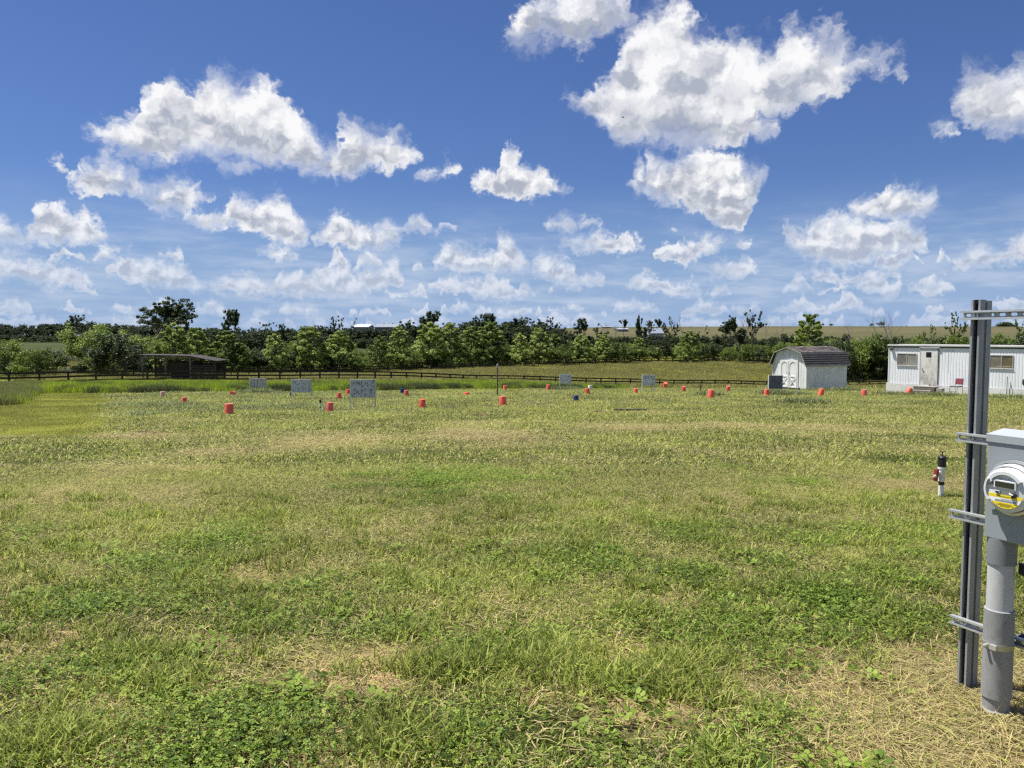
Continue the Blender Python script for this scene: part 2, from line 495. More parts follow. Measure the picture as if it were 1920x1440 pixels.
class MB:
    def __init__(self): self.v = []; self.f = []; self.s = []
    def add(self, vs, fs, smooth=False):
        o = len(self.v); self.v += [tuple(v) for v in vs]
        self.f += [tuple(i + o for i in f) for f in fs]; self.s += [smooth] * len(fs); return self
    def box(self, c, s, M=None):
        x, y, z = (k / 2 for k in s)
        vs = [Vector((a * x, b * y, d * z)) for a in (-1, 1) for b in (-1, 1) for d in (-1, 1)]
        if M is not None: vs = [M @ v for v in vs]
        vs = [v + Vector(c) for v in vs]
        return self.add(vs, [(0, 1, 3, 2), (4, 6, 7, 5), (0, 4, 5, 1), (2, 3, 7, 6), (0, 2, 6, 4), (1, 5, 7, 3)])
    def bb(self, x0, x1, y0, y1, z0, z1):
        return self.box(((x0 + x1) / 2, (y0 + y1) / 2, (z0 + z1) / 2), (abs(x1 - x0), abs(y1 - y0), abs(z1 - z0)))
    def tube(self, pts, rad, n=10, caps=True, smooth=True):
        pts = [Vector(p) for p in pts]
        if not hasattr(rad, '__len__'): rad = [rad] * len(pts)
        vs, fs = [], []
        up = None
        for i, p in enumerate(pts):
            d = (pts[min(i + 1, len(pts) - 1)] - pts[max(i - 1, 0)]).normalized()
            if up is None:
                up = Vector((0, 0, 1)) if abs(d.z) < 0.9 else Vector((1, 0, 0))
            a = d.cross(up).normalized(); b = a.cross(d).normalized(); up = b
            for k in range(n):
                t = 2 * PI * k / n
                vs.append(p + (a * math.cos(t) + b * math.sin(t)) * rad[i])
        for i in range(len(pts) - 1):
            for k in range(n):
                k2 = (k + 1) % n
                fs.append((i * n + k, (i + 1) * n + k, (i + 1) * n + k2, i * n + k2))
        self.add(vs, fs, smooth)
        if caps:
            o = len(self.v) - len(vs)
            self.f.append(tuple(o + k for k in range(n))); self.s.append(False)
            self.f.append(tuple(o + (len(pts) - 1) * n + (n - 1 - k) for k in range(n))); self.s.append(False)
        return self
    def lathe(self, prof, n=24, c=(0, 0, 0), M=None, smooth=True):
        """prof: (radius, z) from bottom to top"""
        c = Vector(c); vs, fs = [], []
        for r, z in prof:
            for k in range(n):
                t = 2 * PI * k / n; p = Vector((r * math.cos(t), r * math.sin(t), z))
                if M is not None: p = M @ p
                vs.append(p + c)
        m = len(prof)
        for i in range(m - 1):
            for k in range(n):
                k2 = (k + 1) % n
                fs.append((i * n + k, i * n + k2, (i + 1) * n + k2, (i + 1) * n + k))
        self.add(vs, fs, smooth)
        o = len(self.v) - len(vs)
        if prof[0][0] > 1e-4: self.f.append(tuple(o + n - 1 - k for k in range(n))); self.s.append(False)
        if prof[-1][0] > 1e-4: self.f.append(tuple(o + (m - 1) * n + k for k in range(n))); self.s.append(False)
        return self
    def prism(self, poly, y0, y1, axis='y'):
        """polygon in x,z extruded along y (or in x,y along z)"""
        n = len(poly)
        if axis == 'y': vs = [(x, y0, z) for x, z in poly] + [(x, y1, z) for x, z in poly]
        elif axis == 'x': vs = [(y0, x, z) for x, z in poly] + [(y1, x, z) for x, z in poly]
        else: vs = [(x, y, y0) for x, y in poly] + [(x, y, y1) for x, y in poly]
        fs = [tuple(range(n)), tuple(range(2 * n - 1, n - 1, -1))] + [(i, i + n, (i + 1) % n + n, (i + 1) % n) for i in range(n)]
        return self.add(vs, fs)
    def build(self, name, mat, parent=None, bevel=0.0):
        me = bpy.data.meshes.new(name)
        me.from_pydata(self.v, [], self.f); me.update()
        me.polygons.foreach_set('use_smooth', self.s)
        import bmesh
        bm = bmesh.new(); bm.from_mesh(me); bmesh.ops.recalc_face_normals(bm, faces=bm.faces); bm.to_mesh(me); bm.free()
        if any(self.s): me.set_sharp_from_angle(angle=R(38))
        if mat: me.materials.append(mat)
        o = bpy.data.objects.new(name, me); COL.objects.link(o)
        if parent: o.parent = parent
        if bevel:
            b = o.modifiers.new('edge', 'BEVEL'); b.width = bevel; b.segments = 2; b.limit_method = 'ANGLE'; b.angle_limit = R(40)
        return o

def tag(o, label=None, cat=None, group=None, kind=None):
    if label: o['label'] = label
    if cat: o['category'] = cat
    if group: o['group'] = group
    if kind: o['kind'] = kind
    return o

def thing(name, label, cat, loc, rz=0.0, group=None):
    o = bpy.data.objects.new(name, None); COL.objects.link(o)
    o.empty_display_size = 0.2
    o.location = loc; o.rotation_euler = (0, 0, rz)
    return tag(o, label, cat, group)

def copy_tree(root, loc, rz=0.0, sc=1.0, label=None, group=None):
    r = root.copy(); COL.objects.link(r); r.location = loc; r.rotation_euler = (0, 0, rz)
    r.scale = sc if hasattr(sc, '__len__') else (sc,) * 3
    if label: r['label'] = label
    if group: r['group'] = group
    for ch in KIDS.get(root.name, list(root.children)):
        c = ch.copy(); COL.objects.link(c); c.parent = r
        for g in ch.children:
            d = g.copy(); COL.objects.link(d); d.parent = c
    return r
KIDS = {}

# ------------------------------------------------------------------ the ground
def fbm2(x, y, seed, octv=4):
    """cheap smooth value noise for placing things"""
    rs = np.random.RandomState(seed); tot = np.zeros_like(x, float); amp = 1.0; nrm = 0
    for o in range(octv):
        g = rs.rand(64, 64)
        fx, fy = np.floor(x).astype(int), np.floor(y).astype(int)
        tx, ty = x - fx, y - fy
        tx = tx * tx * (3 - 2 * tx); ty = ty * ty * (3 - 2 * ty)
        a = g[fx % 64, fy % 64]; b = g[(fx + 1) % 64, fy % 64]; c = g[fx % 64, (fy + 1) % 64]; d = g[(fx + 1) % 64, (fy + 1) % 64]
        tot += amp * ((a * (1 - tx) + b * tx) * (1 - ty) + (c * (1 - tx) + d * tx) * ty)
        nrm += amp; amp *= 0.5; x = x * 2.03 + 7.1; y = y * 2.03 + 3.7
    return tot / nrm

def pixcol(x, y):
    return 960 + F * x / np.maximum(y, 0.5)

# bare or straw covered spots (pixel x, y, radius m, strength) and clover spots in the near lawn
DRY = [(110,1196,.30,1),(40,1110,.35,.8),(380,1226,.26,1),(150,1290,.25,.6),(680,1256,.34,1),(560,1262,.22,.8),(180,1400,.30,1),(250,1330,.2,.7),(700,1385,.22,1),
       (640,1420,.2,.8),(1250,1130,.2,.8),(930,1130,.28,.7),(1160,1255,.35,.8),(1600,1300,.55,1),(1750,1330,.55,1.2),(1880,1400,.5,1.2),(1500,1260,.45,.9),
       (1450,1330,.3,.7),(1000,1285,.25,.6),(300,1110,.3,.5),(820,1190,.25,.6),(1740,1240,.4,1),(1850,1300,.4,1.2),(1640,1420,.4,1),(1250,1330,.3,.7),(1900,1250,.4,.9),
       (1350,940,.7,.8),(1700,912,.6,1),(1860,915,.7,1),(240,870,1.1,.7),(420,850,1.2,.8),(130,920,.8,.6),(280,930,1.0,.6),(620,830,1.8,1),(900,815,2.2,.9),(1200,800,2.4,.8),
       (520,1075,.4,.6),(1100,985,.4,.4),(440,1090,.35,.6),(1650,900,.6,.6),(700,880,.8,.4),(1500,850,1.4,.6),(1050,860,1.4,.5),(300,800,1.2,.6)]
CLOVER = [(80,1160,.5),(60,1330,.45),(20,1400,.4),(560,1350,.42),(480,1320,.3),(640,1335,.3),(440,1400,.3),(300,1060,.5),(250,1150,.3),(560,1150,.4),(700,1130,.4),
          (1250,1060,.4),(1180,1010,.5),(1450,1040,.5),(1600,1080,.4),(1150,1380,.4),(1250,1420,.4),(1380,1400,.35),(1000,1390,.4),(920,1400,.3),(1350,1180,.3),(880,1290,.3),
          (1080,1230,.25),(1560,1140,.4),(850,900,1.0),(1650,1010,.5),(150,1230,.3),(960,1350,.3),(760,1200,.25),(1020,1040,.4),(420,1010,.6),(1700,860,1.0)]
DRYP = [(hit(a, b), r * (1.25 if b > 1000 else 1.0), s) for a, b, r, s in DRY]
DRYP_PALE = [(hit(a, b), r * 1.1, s) for a, b, r, s in DRY if 1000 < b and a < 1450 and s >= .6]
CLOP = [(hit(a, b), r, 1.0) for a, b, r in CLOVER]

def spots(x, y, lst):
    t = np.zeros_like(x, float)
    for p, r, s in lst:
        t = np.maximum(t, s * np.exp(-(((x - p.x) ** 2) + (y - p.y) ** 2 * 0.8) / (r * r)))
    return t

def dryness(x, y):
    d = 0.22 + 1.0 * (fbm2(x * 0.9 + 40, y * 0.9 + 11, 3, 4) - 0.5)
    # windrows of cut straw lie across the view between 12 and 22 m
    row = np.sin(y * 1.25 + 0.22 * x + 2.5 * fbm2(x * .15 + 9, y * .15 + 4, 8, 2))
    d += np.where((y > 11) & (y < 26), 0.17 * row + 0.02, 0.0)
    d += 0.45 * np.exp(-((y - 18.5 - 0.10 * x) / 1.6) ** 2) * (fbm2(x * .5 + 3, y * .5, 21, 3) + .2)
    d = np.maximum(d, spots(x, y, DRYP))
    d = d - 0.35 * spots(x, y, CLOP)
    px = pixcol(x, y)
    d = np.where((px < 205) & (y > 17) & (y < 50), 0.22 + 0.3 * (fbm2(x * 1.3, y * 1.3, 5, 2) - .5), d)
    return np.clip(d, 0, 1.2)

def strip_base(px):   # depth where the tall unmown strip starts
    return np.interp(px, [-200, 30, 70, 210, 300, 480, 700, 960, 1100, 1160], [26, 30, 44.5, 43, 44.5, 45, 47, 52, 54, 56])
def strip_end(px):
    return np.interp(px, [-200, 60, 250, 500, 700, 960, 1160], [60, 64, 66, 62, 64, 66, 66])

def make_ground():
    xs = np.concatenate([-np.geomspace(2600, 14, 90), np.linspace(-13.5, 13.5, 70), np.geomspace(14, 2600, 90)])
    ys = np.concatenate([np.linspace(-40, 2, 12), np.linspace(2.5, 14, 60), np.geomspace(14.3, 230, 190), np.geomspace(235, 4000, 60)])
    X, Y = np.meshgrid(xs, ys)
    # fan the columns out with distance so that they stay dense across the view
    Z = H(X, Y)
    px = pixcol(X, Y)
    n = fbm2(X * .05 + 50, Y * .05 + 50, 14, 4)
    Z = Z + np.where(Y < 60, 0.03 * (fbm2(X * .8 + 50, Y * .8 + 50, 4, 3) - 0.5), 0.0)
    dry = dryness(X, Y)
    g = np.array([0.085, 0.12, 0.020]); s = np.array([0.25, 0.165, 0.092])
    t = np.clip(dry, 0, 1)[..., None]
    s = s + (np.array([0.27, 0.25, 0.10]) - s) * np.clip((Y - 7) / 3., 0, 1)[..., None]
    pale = spots(X, Y, DRYP_PALE)[..., None]
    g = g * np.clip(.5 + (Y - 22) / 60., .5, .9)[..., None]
    C = g * (1 - t) + s * t
    pk = np.clip(pale * 2.0 - .5, 0, 1); C = C * (1 - pk) + np.array([.46, .33, .19]) * pk
    # smooth mown lawn of a yellower green beyond the rough on one side
    m = ((px < 205) & (Y > 17) & (Y < 48))[..., None]
    C = np.where(m, np.array([0.19, 0.205, 0.03]) * (0.85 + .3 * n[..., None]), C)
    # beyond the strip: pasture
    past = np.array([0.20, 0.205, 0.055]); past2 = np.array([0.27, 0.29, 0.045])
    k = np.clip((fbm2(X * .08 + 5, Y * .035 + 5, 31, 4) - .42) * 5, 0, 1)[..., None]
    Cp = past * (1 - k) + past2 * k
    yl = np.exp(-(((px - 1415) / 60) ** 2 + ((Y - 152) / 10) ** 2))[..., None]
    Cp = Cp * (1 - .8 * yl) + np.array([0.42, 0.36, 0.02]) * .8 * yl
    a = np.clip((Y - 66) / 6, 0, 1)[..., None]
    C = C * (1 - a) + Cp * a
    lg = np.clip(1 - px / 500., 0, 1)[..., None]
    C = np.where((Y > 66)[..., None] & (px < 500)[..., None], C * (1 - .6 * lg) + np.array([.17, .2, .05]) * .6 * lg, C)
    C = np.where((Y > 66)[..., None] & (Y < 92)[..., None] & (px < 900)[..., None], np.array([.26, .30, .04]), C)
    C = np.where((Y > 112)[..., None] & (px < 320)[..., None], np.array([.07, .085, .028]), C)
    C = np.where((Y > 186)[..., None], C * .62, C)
    # far fields on the hill
    far = np.array([0.118, 0.106, 0.056]); farg = np.array([0.055, 0.07, 0.026])
    strata = np.clip(np.sin(Y * .02 + n * 6) * .5 + .5, 0, 1)[..., None]
    Cf = far * strata + (far * .5 + farg * .5) * (1 - strata)
    fk = np.clip((px - 1000) / 110., 0, 1)[..., None]; Cf = farg * (.7 + .5 * n[..., None]) * (1 - fk) + Cf * fk
    b = np.clip((Y - 215) / 40, 0, 1)[..., None]
    C = C * (1 - b) + Cf * b
    C = np.concatenate([C, np.ones(C.shape[:2] + (1,))], -1)
    V = np.stack([X, Y, Z], -1).reshape(-1, 3)
    ny, nx = X.shape
    i = np.arange(ny * nx).reshape(ny, nx)
    Q = np.stack([i[:-1, :-1], i[:-1, 1:], i[1:, 1:], i[1:, :-1]], -1).reshape(-1, 4)
    m_, nt, N, L, b_ = new_mat('field_ground')
    at_ = N.new('ShaderNodeAttribute'); at_.attribute_name = 'field'
    geo = N.new('ShaderNodeNewGeometry')
    n1 = N.new('ShaderNodeTexNoise'); n1.inputs['Scale'].default_value = 2.2; n1.inputs['Detail'].default_value = 8; n1.inputs['Roughness'].default_value = .7
    n2 = N.new('ShaderNodeTexNoise'); n2.inputs['Scale'].default_value = 38; n2.inputs['Detail'].default_value = 6; n2.inputs['Roughness'].default_value = .7
    L.new(geo.outputs['Position'], n1.inputs['Vector']); L.new(geo.outputs['Position'], n2.inputs['Vector'])
    r1 = ramp(N, [(0.3, (.62, .66, .60)), (0.5, (1, 1, 1)), (0.72, (1.35, 1.25, 1.2))]); L.new(n1.outputs[0], r1.inputs[0])
    r2 = ramp(N, [(0.34, (.45, .42, .38)), (0.5, (.95, .95, .95)), (0.68, (1.5, 1.4, 1.3))]); L.new(n2.outputs[0], r2.inputs[0])
    c = mix_rgb(N, L, 1.0, at_.outputs['Color'], r1.outputs[0], 'MULTIPLY')
    c = mix_rgb(N, L, 0.8, c, r2.outputs[0], 'MULTIPLY')
    L.new(c, b_.inputs['Base Color']); b_.inputs['Roughness'].default_value = 1.0; b_.inputs['Specular IOR Level'].default_value = 0.1
    bp = N.new('ShaderNodeBump'); bp.inputs['Strength'].default_value = .7; bp.inputs['Distance'].default_value = .05
    L.new(n2.outputs[0], bp.inputs['Height']); L.new(bp.outputs[0], b_.inputs['Normal'])
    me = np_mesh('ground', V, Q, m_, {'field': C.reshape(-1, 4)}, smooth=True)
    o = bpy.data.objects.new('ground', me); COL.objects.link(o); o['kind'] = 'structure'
make_ground()

# ------------------------------------------------------------------ grass
def grass_mat(name, lo, mid, hi, straw, transl=0.35, pos_scale=0.35):
    m, nt, N, L, b = new_mat(name)
    a = N.new('ShaderNodeAttribute'); a.attribute_name = 'tint'
    d = N.new('ShaderNodeAttribute'); d.attribute_name = 'dry'
    geo = N.new('ShaderNodeNewGeometry')
    n1 = N.new('ShaderNodeTexNoise'); n1.inputs['Scale'].default_value = pos_scale; n1.inputs['Detail'].default_value = 5
    L.new(geo.outputs['Position'], n1.inputs['Vector'])
    ad = N.new('ShaderNodeMath'); ad.operation = 'MULTIPLY_ADD'; L.new(n1.outputs[0], ad.inputs[0]); ad.inputs[1].default_value = 1.1; 
    sb = N.new('ShaderNodeMath'); sb.operation = 'SUBTRACT'; L.new(a.outputs['Fac'], sb.inputs[0]); sb.inputs[1].default_value = .55
    L.new(sb.outputs[0], ad.inputs[2])
    r = ramp(N, [(0.05, lo), (0.5, mid), (0.95, hi)]); L.new(ad.outputs[0], r.inputs[0])
    st = mix_rgb(N, L, a.outputs['Fac'], tuple(k * .42 for k in straw), tuple(min(.85, k * 1.25) for k in straw))
    c = mix_rgb(N, L, d.outputs['Fac'], r.outputs[0], st)
    L.new(c, b.inputs['Base Color']); b.inputs['Roughness'].default_value = .62; b.inputs['Specular IOR Level'].default_value = .3
    tr = N.new('ShaderNodeBsdfTranslucent'); L.new(c, tr.inputs['Color'])
    mx = N.new('ShaderNodeMixShader'); mx.inputs[0].default_value = transl
    L.new(b.outputs[0], mx.inputs[1]); L.new(tr.outputs[0], mx.inputs[2])
    L.new(mx.outputs[0], N['Material Output'].inputs['Surface'])
    return m

G_LAWN = grass_mat('lawn_grass', (0.030, 0.058, 0.007), (0.215, 0.300, 0.030), (0.60, 0.66, 0.15), (0.66, 0.54, 0.29), .48)
G_CLOV = grass_mat('clover', (0.035, 0.07, 0.006), (0.13, 0.215, 0.022), (0.33, 0.43, 0.07), (0.4, 0.36, 0.18), .4)
G_ROUGH = grass_mat('rough_grass', (0.04, 0.065, 0.018), (0.125, 0.18, 0.052), (0.36, 0.44, 0.16), (0.48, 0.43, 0.25))
G_TALL = grass_mat('tall_grass', (0.12, 0.21, 0.012), (0.30, 0.44, 0.022), (0.48, 0.60, 0.05), (0.40, 0.36, 0.12), .55)
G_WILD = grass_mat('wild_grass', (0.08, 0.11, 0.025), (0.16, 0.20, 0.05), (0.27, 0.30, 0.09), (0.38, 0.33, 0.16), .4)
G_PAST = grass_mat('pasture_grass', (0.15, 0.16, 0.035), (0.28, 0.28, 0.07), (0.42, 0.41, 0.12), (0.36, 0.31, 0.15), .35, .08)
G_FINE = grass_mat('fine_mown_grass', (0.12, 0.14, 0.018), (0.235, 0.255, 0.032), (0.36, 0.38, 0.07), (0.5, 0.44, 0.2), .45)
G_WEED = grass_mat('weed_leaves', (0.035, 0.06, 0.02), (0.075, 0.11, 0.035), (0.13, 0.17, 0.06), (0.3, 0.26, 0.14), .3)

def patch(name, n, sig, hmin, hmax, w, lean, droop, dry, mat, seed, flat=0.0, disc=False):
    """a blot of n blades with a soft edge; blade = quad + tip"""
    rs = np.random.RandomState(seed)
    if disc:
        rr = sig * np.sqrt(rs.rand(n)); th0 = rs.rand(n) * 2 * PI
        bx, by = rr * np.cos(th0), rr * np.sin(th0)
    else:
        bx, by = rs.randn(n) * sig, rs.randn(n) * sig
    h = hmin + (hmax - hmin) * rs.rand(n) ** 1.4
    th = rs.rand(n) * 2 * PI
    ln = lean * (0.3 + rs.rand(n)); 
    isdry = rs.rand(n) < dry
    fl = rs.rand(n) < flat
    ln = np.where(fl, 1.35 + 0.15 * rs.rand(n), ln)
    h = np.where(fl, h * 1.4, h)
    dx, dy = np.cos(th), np.sin(th)
    wx, wy = -dy, dx
    tw = rs.rand(n) * 2 * PI
    wx = np.where(fl, wx, np.cos(tw)); wy = np.where(fl, wy, np.sin(tw))
    ww = w * (0.6 + 0.8 * rs.rand(n)) * 0.5
    ang1 = ln; ang2 = np.minimum(ln + droop * (0.3 + rs.rand(n)), 2.2)
    p0 = np.stack([bx, by, np.where(fl, 0.006 + 0.02 * rs.rand(n), -0.015)], -1)
    m = p0 + np.stack([dx * np.sin(ang1), dy * np.sin(ang1), np.cos(ang1)], -1) * (h * .55)[:, None]
    t = m + np.stack([dx * np.sin(ang2), dy * np.sin(ang2), np.cos(ang2)], -1) * (h * .5)[:, None]
    m[:, 2] = np.maximum(m[:, 2], .004); t[:, 2] = np.maximum(t[:, 2], .003)
    W = np.stack([wx, wy, np.zeros(n)], -1) * ww[:, None]
    V = np.concatenate([p0 - W, p0 + W, m + W * .85, m - W * .85, t], 0)
    i = np.arange(n)
    # quad blade, tip as a degenerate-free quad: split in two faces via triangles
    T = np.concatenate([np.stack([i, i + n, i + 2 * n], -1), np.stack([i, i + 2 * n, i + 3 * n], -1), np.stack([i + 3 * n, i + 2 * n, i + 4 * n], -1)], 0)
    tint = rs.rand(n); d = np.where(isdry, .6 + .4 * rs.rand(n), rs.rand(n) * .18)
    me = np_mesh(name, V, T, mat, {'tint': np.tile(tint, 5), 'dry': np.tile(d, 5)})
    return me

def clover_patch(name, n, sig, h, leaf, mat, seed, grass=0.25):
    rs = np.random.RandomState(seed)
    Vs, Ts, tn, dr = [], [], [], []
    bx, by = rs.randn(n) * sig, rs.randn(n) * sig
    z = h * (0.35 + 0.75 * rs.rand(n))
    th0 = rs.rand(n) * 2 * PI
    tilt = rs.randn(n, 2) * 0.35
    s = leaf * (0.6 + 0.7 * rs.rand(n))
    base = 0
    tint = rs.rand(n)
    for k in range(3):
        th = th0 + k * 2 * PI / 3
        d = np.stack([np.cos(th), np.sin(th)], -1); q = np.stack([-d[:, 1], d[:, 0]], -1)
        def P(a, b):
            xy = d * (a * s)[:, None] + q * (b * s)[:, None]
            zz = z + (xy * tilt).sum(-1) + 0.12 * a * s
            return np.stack([bx + xy[:, 0], by + xy[:, 1], zz], -1)
        V = np.concatenate([P(.05, 0), P(.55, .48), P(1.0, .30), P(1.05, -.25), P(.55, -.48)], 0)
        i = np.arange(n) + base
        Ts.append(np.concatenate([np.stack([i, i + n, i + 2 * n], -1), np.stack([i, i + 2 * n, i + 3 * n], -1), np.stack([i, i + 3 * n, i + 4 * n], -1)], 0))
        Vs.append(V); base += 5 * n; tn.append(np.tile(tint + .1 * rs.rand(n), 5)); dr.append(np.zeros(5 * n))
    return np_mesh(name, np.concatenate(Vs), np.concatenate(Ts), mat, {'tint': np.concatenate(tn), 'dry': np.concatenate(dr)})

def scatter(name, pts, rot, scl, idx, meshes, group=None):
    """one object whose geometry nodes set the patches out at the given points"""
    src = bpy.data.collections.new(name + '_patches')
    for k, me in enumerate(meshes):
        so = bpy.data.objects.new('%s_patch_%02d' % (name, k), me); src.objects.link(so)
    me = bpy.data.meshes.new(name)
    me.vertices.add(len(pts)); me.vertices.foreach_set('co', np.asarray(pts, np.float32).ravel())
    a = me.attributes.new('rot', 'FLOAT_VECTOR', 'POINT'); a.data.foreach_set('vector', np.asarray(rot, np.float32).ravel())
    a = me.attributes.new('scl', 'FLOAT_VECTOR', 'POINT'); a.data.foreach_set('vector', np.asarray(scl, np.float32).ravel())
    a = me.attributes.new('idx', 'INT', 'POINT'); a.data.foreach_set('value', np.asarray(idx, np.int32))
    me.update()
    o = bpy.data.objects.new(name, me); COL.objects.link(o)
    ng = bpy.data.node_groups.new(name, 'GeometryNodeTree')
    ng.interface.new_socket('Geometry', in_out='INPUT', socket_type='NodeSocketGeometry')
    ng.interface.new_socket('Geometry', in_out='OUTPUT', socket_type='NodeSocketGeometry')
    N, L = ng.nodes, ng.links
    gi, go = N.new('NodeGroupInput'), N.new('NodeGroupOutput')
    m2p = N.new('GeometryNodeMeshToPoints')
    ci = N.new('GeometryNodeCollectionInfo'); ci.inputs['Collection'].default_value = src
    ci.inputs['Separate Children'].default_value = True; ci.inputs['Reset Children'].default_value = True
    ins = N.new('GeometryNodeInstanceOnPoints'); ins.inputs['Pick Instance'].default_value = True
    def attr(nm, t):
        n = N.new('GeometryNodeInputNamedAttribute'); n.data_type = t; n.inputs['Name'].default_value = nm
        return [s for s in n.outputs if s.enabled and s.name == 'Attribute'][0]
    L.new(gi.outputs[0], m2p.inputs['Mesh']); L.new(m2p.outputs[0], ins.inputs['Points'])
    L.new(ci.outputs[0], ins.inputs['Instance'])
    L.new(attr('idx', 'INT'), ins.inputs['Instance Index'])
    e2r = N.new('FunctionNodeEulerToRotation'); L.new(attr('rot', 'FLOAT_VECTOR'), e2r.inputs[0]); L.new(e2r.outputs[0], ins.inputs['Rotation'])
    L.new(attr('scl', 'FLOAT_VECTOR'), ins.inputs['Scale'])
    L.new(ins.outputs[0], go.inputs[0])
    md = o.modifiers.new('patches', 'NODES'); md.node_group = ng
    o['kind'] = 'stuff'
    return o

def slope_rot(x, y, rz):
    """euler angles that lay a patch on the slope after turning it by rz"""
    e = 0.5
    sx = (H(x + e, y) - H(x - e, y)) / (2 * e); sy = (H(x, y + e) - H(x, y - e)) / (2 * e)
    out = np.zeros((len(x), 3))
    for i in range(len(x)):
        n = Vector((-sx[i], -sy[i], 1)).normalized()
        q = Vector((0, 0, 1)).rotation_difference(n).to_matrix() @ Matrix.Rotation(rz[i], 3, 'Z')
        out[i] = q.to_euler('XYZ')[:]
    return out

def in_view(n, d0, d1, rs, margin=60, px0=None, px1=None):
    """random points in the fan the photograph looks over, uniform on the ground"""
    d = np.sqrt(d0 * d0 + (d1 * d1 - d0 * d0) * rs.rand(n))
    a, b = (px0 if px0 is not None else -margin), (px1 if px1 is not None else 1920 + margin)
    px = a + (b - a) * rs.rand(n)
    x = (px - 960) / F * d * 1.0
    return x, d, px

def scl3(s): return np.repeat(np.asarray(s)[:, None], 3, 1)

def make_grass():
    rs = np.random.RandomState(11)
    # ---- lawn close to the camera
    P = []
    for k in range(3): P.append(patch('g', 430, .17, .025, .09, .0056, .75, .8, .32, G_LAWN, 100 + k, flat=.12))      # 0-2 short green
    for k in range(2): P.append(patch('g', 420, .17, .02, .10, .0050, .85, .8, .6, G_LAWN, 110 + k, flat=.35))         # 3-4 half dry
    for k in range(2): P.append(patch('g', 330, .19, .03, .12, .0030, .7, .3, .93, G_LAWN, 120 + k, flat=.93))          # 5-6 straw
    for k in range(2): P.append(clover_patch('g', 330, .13, .055, .0098, G_CLOV, 130 + k))                               # 7-8 clover
    for k in range(2): P.append(patch('g', 150, .06, .06, .16, .0065, .55, .8, .12, G_LAWN, 140 + k))                    # 9-10 tuft
    P.append(clover_patch('g', 26, .07, .05, .022, G_CLOV, 150))                                                        # 11 broad leaves
    x = -13 + 26 * rs.rand(9600); y = .6 + 10.9 * rs.rand(9600); px = pixcol(x, y)
    dr = dryness(x, y); cl = spots(x, y, CLOP) + .9 * np.clip(fbm2(x * 2.1 + 20, y * 2.1 + 7, 17, 3) - .64, 0, 1) * 2.0
    u = rs.rand(len(x)); idx = np.zeros(len(x), int); keep = np.ones(len(x), bool)
    for i in range(len(x)):
        if cl[i] * .36 > u[i]: idx[i] = 7 + (i % 2)
        elif dr[i] > .75: 
            idx[i] = 5 + (i % 2); keep[i] = u[i] < .48
            if u[i] > .93: idx[i] = 3; keep[i] = True
        elif dr[i] > .45: idx[i] = (3 + (i % 2)) if u[i] < .75 else 5 + (i % 2)
        else: idx[i] = i % 3 if u[i] < .82 else 3 + (i % 2)
    pl = spots(x, y, DRYP_PALE); keep &= ~((pl > .45) & (rs.rand(len(x)) < .75))
    x2, y2, _ = in_view(420, 2.3, 9.0, rs, 60)
    hot = np.array([(p.x + a, p.y + b) for p in (hit(260, 1240), hit(300, 1290), hit(820, 1260), hit(880, 1250), hit(1010, 1240), hit(1040, 1265), hit(1300, 1250), hit(1210, 1270), hit(60, 1425), hit(20, 1410), hit(760, 1400), hit(1250, 1290))
                    for a, b in ((0, 0), (.12, .04), (-.1, .06), (.04, -.1), (.2, .0), (-.18, .02), (.06, .1), (-.06, -.05))])
    x2 = np.concatenate([x2, hot[:, 0]]); y2 = np.concatenate([y2, hot[:, 1]])
    i2 = 9 + rs.randint(0, 2, len(x2)); x3, y3, _ = in_view(60, 2.3, 6.5, rs, 60); i3 = np.full(len(x3), 11)
    ok2 = dryness(x2, y2) < .9; x2, y2, i2 = x2[ok2], y2[ok2], i2[ok2]
    x = np.concatenate([x[keep], x2, x3]); y = np.concatenate([y[keep], y2, y3]); idx = np.concatenate([idx[keep], i2, i3])
    rz = rs.rand(len(x)) * 2 * PI
    o = scatter('lawn_grass', np.stack([x, y, H(x, y)], -1), slope_rot(x, y, rz), scl3(.85 + .35 * rs.rand(len(x))), idx, P)
    # ---- lawn farther out: thicker, fewer blades
    P = []
    for k in range(3): P.append(patch('g', 330, .34, .04, .13, .017, .8, .7, .25, G_LAWN, 200 + k, flat=.15))
    for k in range(2): P.append(patch('g', 320, .34, .04, .12, .016, .9, .8, .55, G_LAWN, 210 + k, flat=.45))
    for k in range(2): P.append(patch('g', 420, .36, .05, .16, .010, .9, .3, .95, G_LAWN, 220 + k, flat=.9))
    P.append(clover_patch('g', 420, .30, .05, .02, G_CLOV, 230))
    P.append(patch('g', 700, .40, .03, .06, .012, .8, .7, .08, G_FINE, 240))
    x, y, px = in_view(10600, 10.5, 58, rs, 680)
    w = np.interp(y, [10, 20, 35, 58], [1.0, .95, .6, .36]); k0 = rs.rand(len(x)) < w
    x, y, px = x[k0], y[k0], px[k0]
    k1 = (px > 1165) | (y < strip_base(px) + 1.0)
    x, y, px = x[k1], y[k1], px[k1]
    dr = dryness(x, y); cl = spots(x, y, CLOP); u = rs.rand(len(x)); idx = np.zeros(len(x), int)
    for i in range(len(x)):
        if cl[i] * .16 > u[i]: idx[i] = 7
        elif dr[i] > .62: idx[i] = 5 + i % 2 if u[i] < .7 else 3
        elif dr[i] > .38: idx[i] = 3 + i % 2 if u[i] < .7 else i % 3
        else: idx[i] = i % 3 if u[i] < .85 else 3
    idx = np.where((px < 205) & (y > 16) & (y < 50), 8, idx)
    rz = rs.rand(len(x)) * 2 * PI
